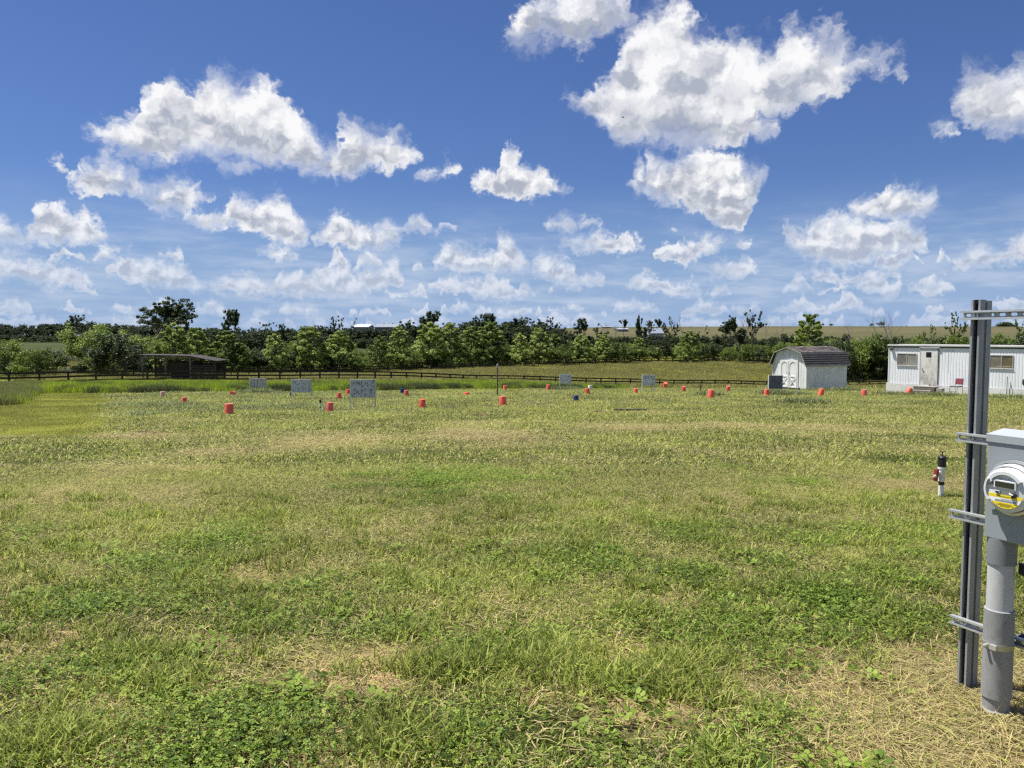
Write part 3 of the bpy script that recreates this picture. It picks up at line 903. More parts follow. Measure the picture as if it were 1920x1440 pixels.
    scatter('mown_grass', np.stack([x, y, H(x, y)], -1), slope_rot(x, y, rz), scl3(np.interp(y, [10, 58], [.85, 1.5]) * (.9 + .3 * rs.rand(len(x)))), idx, P)
    # ---- rough, lumpy grass round the buckets
    P = []
    for k in range(3): P.append(patch('g', 380, .26, .08, .26, .015, 1.0, .9, .25, G_ROUGH, 300 + k, flat=.1))
    P.append(patch('g', 200, .16, .10, .26, .013, .7, .9, .2, G_ROUGH, 310))
    P.append(patch('g', 420, .34, .05, .18, .012, 1.1, .5, .8, G_ROUGH, 311, flat=.6))
    x, y, px = in_view(4300, 22, 57, rs, 260)
    nn = fbm2(x * .35 + 5, y * .35 + 2, 77, 3)
    k0 = (px > 206) & ((y < strip_base(px) + .5) | (px > 1165)) & (y > np.interp(px, [200, 700, 1300, 1920], [23.5, 25.5, 30, 31]) - 2 * (nn - .5)) 
    k0 &= rs.rand(len(x)) < np.clip((nn - .30) * 3.4, .15, 1) * np.interp(px, [200, 640, 900, 1920], [1., .8, .6, .6])
    x, y, px, nn = x[k0], y[k0], px[k0], nn[k0]
    idx = np.where(rs.rand(len(x)) < .14, 3, rs.randint(0, 3, len(x))); idx = np.where((px > 620) & (rs.rand(len(x)) < .45), 4, idx)
    rz = rs.rand(len(x)) * 2 * PI
    s = (.55 + .8 * rs.rand(len(x))) * np.interp(px, [200, 640, 900, 1920], [1.0, .8, .65, .65])
    # clumps that grow up round the feet of things
    ex = []
    for p_, n_, r_ in ((hit(484, 737), 26, .7), (hit(1062, 731), 26, .6), (hit(1462, 741), 26, .5), (hit(1510, 757), 18, .6), (hit(1448, 738), 8, .3), (hit(1500, 741), 10, .4), (hit(1325, 742), 8, .4), (hit(1895, 748), 10, .4), (hit(1700, 741), 10, .9),
                       (hit(1765, 743), 8, .8), (hit(1546, 733), 10, 1.2), (hit(1588, 733), 8, .4), (hit(1575, 732), 6, .6)):
        for _ in range(n_): ex.append((p_.x + rs.randn() * r_ * .6, p_.y + rs.randn() * r_ * .25 - .1))
    ex = np.array(ex)
    x = np.concatenate([x, ex[:, 0]]); y = np.concatenate([y, ex[:, 1]]); rz = np.concatenate([rz, rs.rand(len(ex)) * 6.3]); s = np.concatenate([s, 1.1 + .8 * rs.rand(len(ex))]); idx = np.concatenate([idx, np.full(len(ex), 3)])
    scatter('rough_grass', np.stack([x, y, H(x, y)], -1), slope_rot(x, y, rz), scl3(s), idx, P)
    # ---- tall bright strip before the fence, browner at the near end
    P = []
    for k in range(3): P.append(patch('g', 380, .34, .32, .72, .016, .22, .5, .10, G_TALL, 400 + k))
    for k in range(2): P.append(patch('g', 420, .34, .40, .85, .015, .25, .6, .22, G_WILD, 410 + k))
    P.append(patch('g', 420, .30, .35, .8, .02, .3, .5, .12, G_WEED, 420))
    x, y, px = in_view(6700, 26, 68, rs, 0, -450, 1168)
    b, e = strip_base(px), strip_end(px)
    k0 = (y > b) & (y < e) & ((fbm2(x * .3, y * .3, 5, 2) > .30) | (rs.rand(len(x)) < .6))
    x, y, px, b = x[k0], y[k0], px[k0], b[k0]
    u = rs.rand(len(x)); idx = rs.randint(0, 3, len(x))
    idx = np.where((px < 45) & (u < .9), 3 + (u * 20).astype(int) % 2, idx)
    idx = np.where((px > 45) & (px < 80) & (u < .5), 3, idx)
    edge = (y < b + 1.0) & (px > 120) & (u < .55)
    idx = np.where(edge, 5, idx)
    idx = np.where((u > .93) & (px > 80), 5, idx)
    bushy = ((np.abs(px - 800) < 26) | (np.abs(px - 845) < 16) | (np.abs(px - 500) < 30)) & (y < b + 3)
    idx = np.where(bushy & (u < .8), 5, idx)
    rz = rs.rand(len(x)) * 2 * PI
    s = .80 + .35 * rs.rand(len(x)); s = np.where(idx == 5, s * 1.05, s); s = s * np.interp(px, [0, 40, 90, 700, 1000, 1168], [.62, .66, .72, .70, .62, .5]) * (.75 + .5 * fbm2(x * .5, y * .5, 88, 3))
    scatter('tall_grass', np.stack([x, y, H(x, y)], -1), slope_rot(x, y, rz), scl3(s), idx, P)
    # ---- pasture beyond the fence
    P = [patch('g', 320, .9, .2, .5, .045, .4, .6, .3, G_PAST, 500 + k) for k in range(3)]
    x, y, px = in_view(6200, 84, 192, rs, 0, -260, 2180)
    rz = rs.rand(len(x)) * 2 * PI
    scatter('pasture_grass', np.stack([x, y, H(x, y)], -1), slope_rot(x, y, rz), scl3(.8 + .7 * rs.rand(len(x))), rs.randint(0, 3, len(x)), P)
make_grass()

# ------------------------------------------------------------------ trees
def leaf_mat(name, lo, mid, hi, transl=0.3):
    m, nt, N, L, b = new_mat(name)
    a = N.new('ShaderNodeAttribute'); a.attribute_name = 'tint'
    oi = N.new('ShaderNodeObjectInfo')
    ad = N.new('ShaderNodeMath'); ad.operation = 'MULTIPLY_ADD'; L.new(oi.outputs['Random'], ad.inputs[0]); ad.inputs[1].default_value = .5
    L.new(a.outputs['Fac'], ad.inputs[2])
    sb = N.new('ShaderNodeMath'); sb.operation = 'SUBTRACT'; L.new(ad.outputs[0], sb.inputs[0]); sb.inputs[1].default_value = .25
    r = ramp(N, [(0.05, lo), (0.5, mid), (0.95, hi)]); L.new(sb.outputs[0], r.inputs[0])
    L.new(r.outputs[0], b.inputs['Base Color']); b.inputs['Roughness'].default_value = .5; b.inputs['Specular IOR Level'].default_value = .35
    tr = N.new('ShaderNodeBsdfTranslucent'); L.new(r.outputs[0], tr.inputs['Color'])
    mx = N.new('ShaderNodeMixShader'); mx.inputs[0].default_value = transl
    L.new(b.outputs[0], mx.inputs[1]); L.new(tr.outputs[0], mx.inputs[2])
    L.new(mx.outputs[0], N['Material Output'].inputs['Surface'])
    return m
LF_LIGHT = leaf_mat('sycamore_leaves', (.09, .14, .025), (.24, .32, .065), (.50, .58, .18), .45)
LF_MID = leaf_mat('bush_leaves', (.055, .09, .016), (.14, .20, .035), (.28, .36, .07), .40)
LF_DARK = leaf_mat('wood_leaves', (.016, .032, .010), (.042, .067, .018), (.09, .13, .034), .25)
LF_GREY = leaf_mat('shrub_leaves', (.05, .065, .035), (.095, .12, .06), (.17, .2, .11))
BARK = solid('bark', (.11, .09, .07), .9, bump=.5, bscale=25, var=.3)
DEADWOOD = solid('dead_wood', (.22, .20, .18), .9, bump=.5, bscale=25, var=.25)

def limbs(rs, kind, height):
    """skeleton: list of (points, radii); and limb tips"""
    segs, tips = [], []
    if kind == 'cone':
        r0 = height * .013
        segs.append(([(0, 0, -.3), (rs.randn() * .05, rs.randn() * .05, height * .5), (rs.randn() * .12, rs.randn() * .12, height * .95)], [r0 * 1.3, r0, r0 * .2]))
        n = 26
        for i in range(n):
            t = .10 + .82 * (i + .5) / n
            prof = (min(1, (t - .02) / .22) ** .6) * (1 - t) ** .62 * 1.25
            L = height * .30 * prof * (.8 + .4 * rs.rand())
            a = i * 2.4 + rs.rand()
            z0 = height * t; d = Vector((math.cos(a), math.sin(a), .45 + .3 * rs.rand())).normalized()
            p0 = Vector((0, 0, z0)); p1 = p0 + d * L
            segs.append(([p0, p0 + d * L * .5 + Vector((0, 0, -.03 * L)), p1], [r0 * .35 * (1 - t * .5), r0 * .2, r0 * .06]))
            tips.append((p1, L)); tips.append((p0 + d * L * .62, L))
        tips.append((Vector((0, 0, height * .95)), height * .05))
        return segs, tips
    # branching kinds
    spread = {'round': .75, 'wild': .62, 'sparse': .55, 'bare': .5, 'umbrella': .95, 'column': .28}[kind]
    depth_max = {'round': 4, 'wild': 5, 'sparse': 5, 'bare': 5, 'umbrella': 5, 'column': 5}[kind]
    def grow(p, d, L, r, depth):
        b = p + d * L * .55 + Vector((rs.randn(), rs.randn(), rs.randn())) * L * .06
        q = b + (d + Vector((rs.randn(), rs.randn(), rs.randn() * .5)) * .18).normalized() * L * .5
        segs.append(([p, b, q], [r, r * .82, r * .64]))
        if depth >= depth_max:
            tips.append((q, L)); return
        if depth >= depth_max - 2: tips.append((q, L)); tips.append((b, L))
        for k in range(2 if (depth == 0 and kind in ('bare', 'sparse')) else rs.randint(2, 4)):
            nd = (d + Vector((rs.randn(), rs.randn(), rs.randn() * .45 + (.12 if kind != 'umbrella' else -.1))) * spread).normalized()
            if nd.z < -.1: nd.z = abs(nd.z) * .3
            grow(q if k < 2 else b, nd.normalized(), L * (.60 + .25 * rs.rand()), r * .58, depth + 1)
    r0 = height * (.022 if kind != 'bare' else .018)
    stems = {'round': 3, 'wild': 1, 'sparse': 1, 'bare': 1, 'umbrella': 1, 'column': 1}[kind]
    l0 = height * {'round': .22, 'wild': .20, 'sparse': .24, 'bare': .33, 'umbrella': .42, 'column': .30}[kind]
    for s_ in range(stems):
        d = Vector((rs.randn() * .1, rs.randn() * .1, 1)) if stems == 1 else Vector((math.cos(s_ * 2.1) * .5, math.sin(s_ * 2.1) * .5, .9))
        grow(Vector((0, 0, -.3)), d.normalized(), l0, r0, 0)
    top = max(p.z for p, _ in tips)
    k = height * .95 / top
    segs = [([Vector(p) * k for p in ps], rr) for ps, rr in segs]
    tips = [(p * k, L) for p, L in tips]
    return segs, tips

def crown_mesh(name, rs, kind, height, tips, mat, n_leaf, size, csize, keep=1.0):
    C, Ls = [], []
    zs = height
    for p, L in tips:
        if rs.rand() > keep: continue
        C.append(p)
    if kind == 'round':      # fill right down to the ground
        for i in range(60):
            a = rs.rand() * 2 * PI; t = rs.rand() ** .8; r = height * .46 * math.sqrt(max(.05, 1 - (t * 1.02) ** 2)) * (.72 + .3 * rs.rand())
            C.append(Vector((math.cos(a) * r, math.sin(a) * r, max(.25, t * height * .93))))
    if kind == 'cone':
        for i in range(46):
            a = rs.rand() * 2 * PI; t = .04 + .84 * rs.rand()
            prof = (min(1, (t + .02) / .22) ** .5) * (1 - t) ** .62 * 1.25
            r = height * .30 * prof * (.75 + .35 * rs.rand())
            C.append(Vector((math.cos(a) * r, math.sin(a) * r, t * height)))
    C = np.array([tuple(c) for c in C]); m = len(C)
    per = max(6, int(n_leaf / m))
    cs = csize * height * (.6 + .8 * rs.rand(m))
    if kind == 'cone': cs *= (1.25 - .75 * C[:, 2] / height)
    ct = rs.rand(m)
    ci = np.repeat(np.arange(m), per); n = len(ci)
    off = rs.randn(n, 3); off /= np.linalg.norm(off, axis=1)[:, None] + 1e-9
    off *= (rs.rand(n) ** .45)[:, None]
    off[:, 2] *= .72
    P = C[ci] + off * cs[ci][:, None]
    P[:, 2] = np.maximum(P[:, 2], .1)
    nrm = off * .8 + rs.randn(n, 3) * .5 + np.array([0, 0, .6])
    nrm /= np.linalg.norm(nrm, axis=1)[:, None]
    t = np.cross(nrm, rs.randn(n, 3)); t /= np.linalg.norm(t, axis=1)[:, None] + 1e-9
    b = np.cross(nrm, t)
    s = size * (.55 + .9 * rs.rand(n))[:, None]
    V = np.concatenate([P - t * s * .9, P - b * s * .5 + nrm * s * .12, P + t * s, P + b * s * .55 + nrm * s * .12], 0)
    i = np.arange(n)
    Q = np.stack([i, i + n, i + 2 * n, i + 3 * n], -1)
    tint = np.clip(.35 * ct[ci] + .65 * rs.rand(n), 0, 1)
    return np_mesh(name, V, Q, mat, {'tint': np.tile(tint, 4)})

def make_proto(kind, seed, height, leafmat, n_leaf, size, csize, keep=1.0, bark=None):
    rs = np.random.RandomState(seed)
    segs, tips = limbs(rs, kind, height)
    b = MB()
    for ps, rr in segs: b.tube(ps, rr, n=5 if kind != 'bare' else 4, caps=False)
    tr = bpy.data.meshes.new('trunk'); tr.from_pydata(b.v, [], b.f); tr.update(); tr.materials.append(bark or BARK)
    tr.polygons.foreach_set('use_smooth', [True] * len(b.f))
    cr = crown_mesh('crown', rs, kind, height, tips, leafmat, n_leaf, size, csize, keep) if n_leaf else None
    return tr, cr, height

PROTO = {}
def proto(key):
    if key in PROTO: return PROTO[key]
    kind, tone, v = key
    mats = {'light': LF_LIGHT, 'mid': LF_MID, 'dark': LF_DARK, 'grey': LF_GREY}
    base = (kind, v)
    cfg = {'cone': (10, 9500, .17, .062, 1.0), 'round': (6, 9000, .13, .085, 1.0), 'wild': (12, 17000, .15, .040, .85), 'sparse': (12, 6000, .13, .026, .45),
           'umbrella': (12, 5200, .15, .028, .5), 'column': (12, 13000, .16, .042, .9), 'bare': (12, 0, 0, 0, 0)}[kind]
    # share geometry between tones
    for k2, p in PROTO.items():
        if k2[0] == kind and k2[2] == v:
            tr, cr, h = p
            if cr:
                cr = cr.copy(); cr.materials.clear(); cr.materials.append(mats[tone])
            PROTO[key] = (tr, cr, h); return PROTO[key]
    PROTO[key] = make_proto(kind, 1000 + 17 * v + len(kind) * 131, cfg[0], mats.get(tone, LF_MID), cfg[1], cfg[2], cfg[3], cfg[4],
                            DEADWOOD if kind == 'bare' else BARK)
    return PROTO[key]

def plant(name, label, cat, kind, tone, v, px, d, ytop, wide=1.0, group=None, rz=None, sink=0.0):
    tr, cr, h = proto((kind, tone, v))
    p = at(px, d); ht = zat(ytop, d, px) - p.z + sink
    s = ht / h
    rz = (px * 1.7 + v * 2.1) % 6.28 if rz is None else rz
    o = thing(name, label, cat, (p.x, p.y, p.z - sink), rz, group)
    o.scale = (s * wide, s * wide, s)
    t = bpy.data.objects.new('trunk', tr); COL.objects.link(t); t.parent = o
    if cr:
        c = bpy.data.objects.new('crown', cr); COL.objects.link(c); c.parent = o
    return o

ROW = 'young trees in a row along the far paddock fence'
def dline(px): return float(np.interp(px, [0, 300, 700, 960, 1200, 1500, 2000], [100, 118, 150, 178, 192, 196, 190]))
T = [  # name, label, cat, kind, tone, variant, px, depth offset, top y, width factor
 ('leafy_bush', 'big rounded bush at the far end of the paddock fence, cut by the picture edge', 'bush', 'round', 'mid', 0, 18, -8, 634, .95),
 ('leafy_bush', 'rounded bush sloping down beside the gap that shows the distant dark woods', 'bush', 'round', 'mid', 1, 78, -6, 650, .9),
 ('leafy_bush', 'low greyish shrub in the gap between big bush and broad tree behind the fence', 'bush', 'round', 'grey', 2, 142, -4, 686, 1.9),
 ('broad_tree', 'broad tree with pale lit leaves just outside the dark one before the shelter', 'tree', 'round', 'light', 2, 188, -4, 604, .95),
 ('leafy_bush', 'bush filling in below the broad pale leaved tree', 'bush', 'round', 'mid', 1, 196, -9, 658, 1.1),
 ('dark_tree', 'dense dark shaded tree standing right before the open shelter', 'tree', 'round', 'dark', 0, 230, -13, 624, 1.05),
 ('leafy_bush', 'dull olive bush filling the space behind the shelter roof edge', 'bush', 'round', 'mid', 2, 285, 4, 628, .85),
 ('young_tree', 'bright pointed tree rising behind the middle of the shelter roof', 'tree', 'cone', 'light', 0, 326, 0, 603, 1.15),
 ('young_tree', 'bright pointed tree over the low end of the shelter roof', 'tree', 'cone', 'light', 1, 370, 0, 611, 1.15),
 ('young_tree', 'wide bright tree immediately past the low end of the shelter', 'tree', 'cone', 'light', 2, 424, 0, 617, 1.35),
 ('young_tree', 'smaller side crown leaning out from the wide bright tree by the shelter', 'tree', 'cone', 'light', 3, 450, -2, 640, 1.2),
 ('leafy_bush', 'small dark round bush between two bright pointed trees, above the striped target board', 'bush', 'round', 'dark', 1, 481, 2, 650, .95),
 ('young_tree', 'pointed olive tree above the streaky weathered target board', 'tree', 'cone', 'light', 0, 516, 0, 624, 1.15),
 ('leafy_bush', 'dull bush wedged between two pointed trees above the second target board', 'bush', 'round', 'mid', 0, 550, 3, 638, .75),
 ('young_tree', 'tall pointed tree above the second target board', 'tree', 'cone', 'light', 4, 580, 0, 610, 1.3),
 ('leafy_bush', 'dull green bush just short of the tree beside the open gap', 'bush', 'round', 'mid', 1, 612, 3, 640, .7),
 ('young_tree', 'wide cone shaped tree on the near side of the open gap in the row', 'tree', 'cone', 'light', 3, 637, -2, 617, 1.35),
 ('leafy_bush', 'low bush running down to the fence in the open gap of the tree row', 'bush', 'round', 'mid', 2, 674, -4, 668, 1.0),
 ('young_tree', 'slim pale tree on the far side of the open gap in the row', 'tree', 'cone', 'light', 1, 712, -3, 626, 1.05),
 ('young_tree', 'tall pale tree second after the open gap in the row', 'tree', 'cone', 'light', 2, 750, 0, 608, 1.0),
 ('leafy_bush', 'low leafy bush at the foot of the second tree after the gap', 'bush', 'round', 'mid', 0, 770, -4, 660, .9),
 ('young_tree', 'full light green tree below the dark knob shaped treetop', 'tree', 'cone', 'light', 0, 806, 0, 602, 1.35),
 ('young_tree', 'full tree grown together with the one below the dark knob shaped treetop', 'tree', 'cone', 'light', 4, 843, 1, 604, 1.25),
 ('young_tree', 'pointed tree midway between the twin full trees and the wooden pole', 'tree', 'cone', 'light', 3, 884, 0, 609, 1.15),
 ('young_tree', 'tall pointed tree rising behind the top of the wooden pole', 'tree', 'cone', 'light', 1, 918, 0, 600, 1.35),
 ('leafy_bush', 'dark green bush at the foot of the trees next to the wooden pole', 'bush', 'round', 'mid', 1, 946, 2, 640, .8),
 ('young_tree', 'narrow pale tree first past the wooden pole', 'tree', 'cone', 'light', 2, 975, -3, 622, 1.05),
 ('young_tree', 'tall full tree above the small leaning bucket with a pale base', 'tree', 'cone', 'light', 0, 1012, 0, 613, 1.2),
 ('young_tree', 'small yellowish treetop peeping over a round bush past the pole', 'tree', 'cone', 'light', 4, 1040, 4, 625, 1.0),
 ('leafy_bush', 'rounded olive bush above the pale plain target board', 'bush', 'round', 'mid', 2, 1058, -4, 644, .95),
 ('young_tree', 'wide light tree directly over the dark blue bucket', 'tree', 'cone', 'light', 3, 1090, 0, 625, 1.4),
 ('young_tree', 'light tree right above the white bucket', 'tree', 'cone', 'light', 1, 1130, 0, 625, 1.25),
 ('leafy_bush', 'broad rounded olive bush between the light trees and the barn roof', 'bush', 'round', 'mid', 0, 1168, -4, 640, 1.15),
 ('young_tree', 'light tree just behind the double target board', 'tree', 'cone', 'light', 2, 1198, 0, 631, 1.25),
 ('dark_tree', 'dark green tree in front of the pale farm shed on the hill', 'tree', 'wild', 'dark', 1, 1240, 2, 634, .8),
 ('young_tree', 'wide yellow green tree below the dead looking tree on the skyline', 'tree', 'cone', 'light', 0, 1290, -3, 618, 1.35),
 ('leafy_bush', 'dark leafy bush beside the wide yellow green tree', 'bush', 'round', 'dark', 2, 1330, 2, 640, .9),
 ('leafy_bush', 'mid green bush low under the spindly ivy clad tree', 'bush', 'round', 'mid', 1, 1362, -2, 650, .8),
 ('spindly_tree', 'spindly tree with thin leaf tufts over the pasture fence', 'tree', 'sparse', 'dark', 0, 1320, 4, 604, .6),
 ('ivy_clad_tree', 'tall dark ivy clad tree standing just before the white shed', 'tree', 'column', 'dark', 0, 1386, 0, 588, .85),
 ('spindly_tree', 'open crowned tree leaning over the ivy clad tree near the shed', 'tree', 'sparse', 'dark', 1, 1414, 2, 576, .7),
 ('leafy_bush', 'bright leafy bush under the ivy clad tree near the shed', 'bush', 'round', 'mid', 0, 1394, -6, 646, .75),
 ('leafy_bush', 'dark bush between the ivy clad tree and the shed', 'bush', 'round', 'dark', 0, 1425, -4, 650, .9),
 ('leafy_bush', 'mid green bush behind the arched end of the shed', 'bush', 'round', 'mid', 2, 1462, -3, 640, 1.0),
 ('poplar_tree', 'bright upright tree rising above the dark roof of the shed', 'tree', 'cone', 'mid', 1, 1516, -8, 586, 1.15),
]
GRP = {'young_tree': ROW, 'leafy_bush': 'bushes between the young trees'}
for (nm, lb, cat, kind, tone, v, px, dd, yt, wf) in T:
    plant(nm, lb, cat, kind, tone, v, px, dline(px) + dd, yt, wf, GRP.get(nm))

# hedge behind shed and trailer: bushes that can be told apart only by the thing they stand over
for k, (px, yt, wf, lb, tn) in enumerate([
 (1568, 636, 1.0, 'dark hedge bush just past the low end of the shed roof', 'dark'),
 (1603, 630, 1.0, 'bushy hedge clump in the middle between shed and trailer', 'mid'),
 (1640, 622, 1.0, 'taller pale topped hedge clump just before the trailer corner', 'mid'),
 (1680, 628, 1.0, 'hedge clump above the first window of the trailer', 'dark'),
 (1718, 627, 1.05, 'hedge clump above the weathered trailer door', 'mid'),
 (1758, 628, 1.0, 'hedge clump above the folding chair by the trailer', 'dark'),
 (1796, 627, 1.05, 'hedge clump hidden partly by the steel strut post', 'mid'),
 (1836, 626, 1.0, 'hedge clump just past the steel strut post', 'mid'),
 (1874, 622, 1.05, 'bright hedge clump above the second trailer window', 'mid'),
 (1912, 624, 1.05, 'hedge clump over the far end of the trailer roof', 'dark'),
 (1950, 622, 1.1, 'hedge clump running out of the picture over the trailer roof', 'mid')]):
    plant('hedge_bush', lb, 'bush', 'round', tn, k % 3, px, 150 + (k % 3) * 2, yt, wf * .72, 'overgrown hedge behind the trailer')

BACK = [
 ('field_tree', 'small dark tree alone on the skyline over the far bush', 'tree', 'wild', 'dark', 2, 148, 230, 587, .75),
 ('tall_dark_tree', 'tallest dark tree, its uneven crown high over the shelter', 'tree', 'wild', 'dark', 0, 300, 170, 553, 1.0),
 ('tall_dark_tree', 'dark tree with a round open crown beside the tallest one', 'tree', 'sparse', 'dark', 2, 345, 172, 560, .62),
 ('bare_tree', 'thin leafless twigs sticking up out of the tallest dark tree', 'tree', 'bare', 'dark', 0, 322, 173, 556, .45),
 ('tall_dark_tree', 'ragged dark tree behind the wide bright tree by the shelter', 'tree', 'wild', 'dark', 3, 446, 190, 577, .6),
 ('umbrella_tree', 'thin flat topped tree spreading like an umbrella on the skyline', 'tree', 'umbrella', 'dark', 0, 489, 195, 591, .7),
 ('dark_tree', 'dark tree rounded above the dull bush and second target board', 'tree', 'wild', 'dark', 1, 540, 200, 606, .9),
 ('tall_dark_tree', 'open dark tree first of the pair before the white roof', 'tree', 'sparse', 'dark', 1, 626, 205, 588, .7),
 ('tall_dark_tree', 'open dark tree second of the pair, next to the white roof', 'tree', 'sparse', 'dark', 0, 652, 205, 588, .6),
 ('tall_dark_tree', 'dense dark treetop like a knob on the skyline past the barn roof', 'tree', 'column', 'dark', 2, 802, 210, 580, .9),
 ('dark_tree', 'dark tree joining the knob shaped treetop to the barn', 'tree', 'wild', 'dark', 0, 775, 212, 598, .8),
 ('dark_tree', 'dark rounded treetop above and before the wooden pole', 'tree', 'wild', 'dark', 1, 885, 216, 590, .8),
 ('dark_tree', 'dark treetop just behind the wooden pole on the skyline', 'tree', 'wild', 'dark', 3, 926, 216, 585, .75),
 ('dark_tree', 'broad dark tree below the bare twigs past the pole', 'tree', 'wild', 'dark', 2, 972, 218, 592, .95),
 ('dark_tree', 'second broad dark tree beside the bare twigs past the pole', 'tree', 'wild', 'dark', 0, 1006, 216, 596, .9),
 ('bare_tree', 'fine bare twigs over the broad dark trees past the pole', 'tree', 'bare', 'dark', 1, 992, 222, 578, .6),
 ('dark_tree', 'upright dark tree at the end of the dense back wood', 'tree', 'sparse', 'dark', 2, 1040, 214, 590, .62),
 ('dark_tree', 'low dark tree where the back wood drops to the open hill', 'tree', 'wild', 'dark', 1, 1066, 210, 622, .8),
 ('lone_tree', 'open crowned dark tree alone against the hill field', 'tree', 'wild', 'dark', 3, 1106, 214, 594, .72),
 ('bare_tree', 'slim dead trunk next to the open crowned tree on the hill', 'tree', 'bare', 'dark', 2, 1138, 216, 595, .4),
 ('bare_tree', 'low bare twigs between the dead trunk and the farm trees', 'tree', 'bare', 'dark', 1, 1152, 220, 602, .5),
 ('farm_tree', 'small round tree first of those at the hill farm', 'tree', 'column', 'dark', 1, 1170, 420, 598, .9),
 ('farm_tree', 'crooked narrow ivy topped tree sticking up at the hill farm', 'tree', 'column', 'dark', 0, 1202, 230, 587, .38),
 ('farm_tree', 'low bushy tree around the foot of the crooked farm tree', 'tree', 'wild', 'dark', 2, 1212, 226, 610, .8),
 ('farm_tree', 'rounded tree above the pale shed at the hill farm', 'tree', 'wild', 'dark', 0, 1221, 430, 599, .7),
 ('farm_tree', 'darkest round tree, last of those at the hill farm', 'tree', 'column', 'dark', 2, 1236, 420, 597, .95),
 ('farm_tree', 'tiny pointed tree standing by itself past the farm', 'tree', 'cone', 'dark', 1, 1245, 440, 604, .8),
 ('dead_looking_tree', 'half dead tree with leaf clumps clinging to narrow upright limbs', 'tree', 'sparse', 'dark', 2, 1262, 204, 590, .42),
 ('dead_looking_tree', 'half dead tree with a fan of bare twigs on the skyline', 'tree', 'bare', 'dark', 3, 1290, 206, 584, .85),
 ('bare_tree', 'fan of bare twigs over the ivy clad tree by the shed', 'tree', 'bare', 'dark', 0, 1396, 204, 571, .6),
 ('bare_tree', 'tall dead trunk just before the shed, nearest the ivy clad tree', 'tree', 'bare', 'dark', 1, 1438, 200, 588, .38),
 ('bare_tree', 'tall dead trunk just before the shed, further from the ivy clad tree', 'tree', 'bare', 'dark', 3, 1458, 202, 594, .42),
 ('bare_tree', 'low spray of bare twigs in the hedge past the shed', 'tree', 'bare', 'dark', 2, 1588, 176, 596, .62),
 ('bare_tree', 'bare grey tree over the hedge before the trailer corner', 'tree', 'bare', 'dark', 3, 1648, 176, 573, .55),
 ('bare_tree', 'twin stemmed bare grey tree above the trailer corner', 'tree', 'bare', 'dark', 0, 1668, 178, 574, .5),
 ('thin_tree', 'thinly leaved tree above the trailer just before the steel post', 'tree', 'sparse', 'mid', 0, 1772, 176, 583, .45),
 ('thin_tree', 'thinly leaved tree touching the top of the steel post', 'tree', 'sparse', 'mid', 2, 1794, 178, 580, .4),
 ('thin_tree', 'low twiggy tree between the bare tree and the thin leaved pair', 'tree', 'sparse', 'mid', 1, 1738, 180, 604, .5),
 ('thin_tree', 'thinly leaved tree behind the slotted rail at the picture edge', 'tree', 'sparse', 'mid', 1, 1914, 176, 592, .5),
 ('hill_tree', 'small bush like tree on the brown hill crest above the shed roof', 'tree', 'round', 'dark', 0, 1542, 690, 606, .9),
 ('hill_tree', 'second small tree on the brown hill crest past the shed roof', 'tree', 'round', 'dark', 1, 1558, 690, 606, .9),
 ('hill_tree', 'dark round tree on the hill crest beside the bare trees', 'tree', 'round', 'dark', 2, 1652, 640, 602, .75),
 ('hill_tree', 'small tree on the hill crest just before the bare trees', 'tree', 'round', 'dark', 0, 1634, 680, 606, .9),
 ('hill_tree', 'tiny lone tree on the hill crest above the yellow green tree', 'tree', 'round', 'dark', 1, 1352, 690, 609, .9),
 ('hill_tree', 'tiny tree on the hill crest past the bare trees', 'tree', 'round', 'dark', 2, 1700, 690, 610, .9),
]
for (nm, lb, cat, kind, tone, v, px, d, yt, wf) in BACK:
    plant(nm, lb, cat, kind, tone, v, px, d, yt, wf, {'bare_tree': 'bare trees on the skyline', 'farm_tree': 'trees at the hill farm', 'hill_tree': 'trees on the hill crest', 'dark_tree': 'dark trees behind the row', 'tall_dark_tree': 'tall dark trees behind the row'}.get(nm))

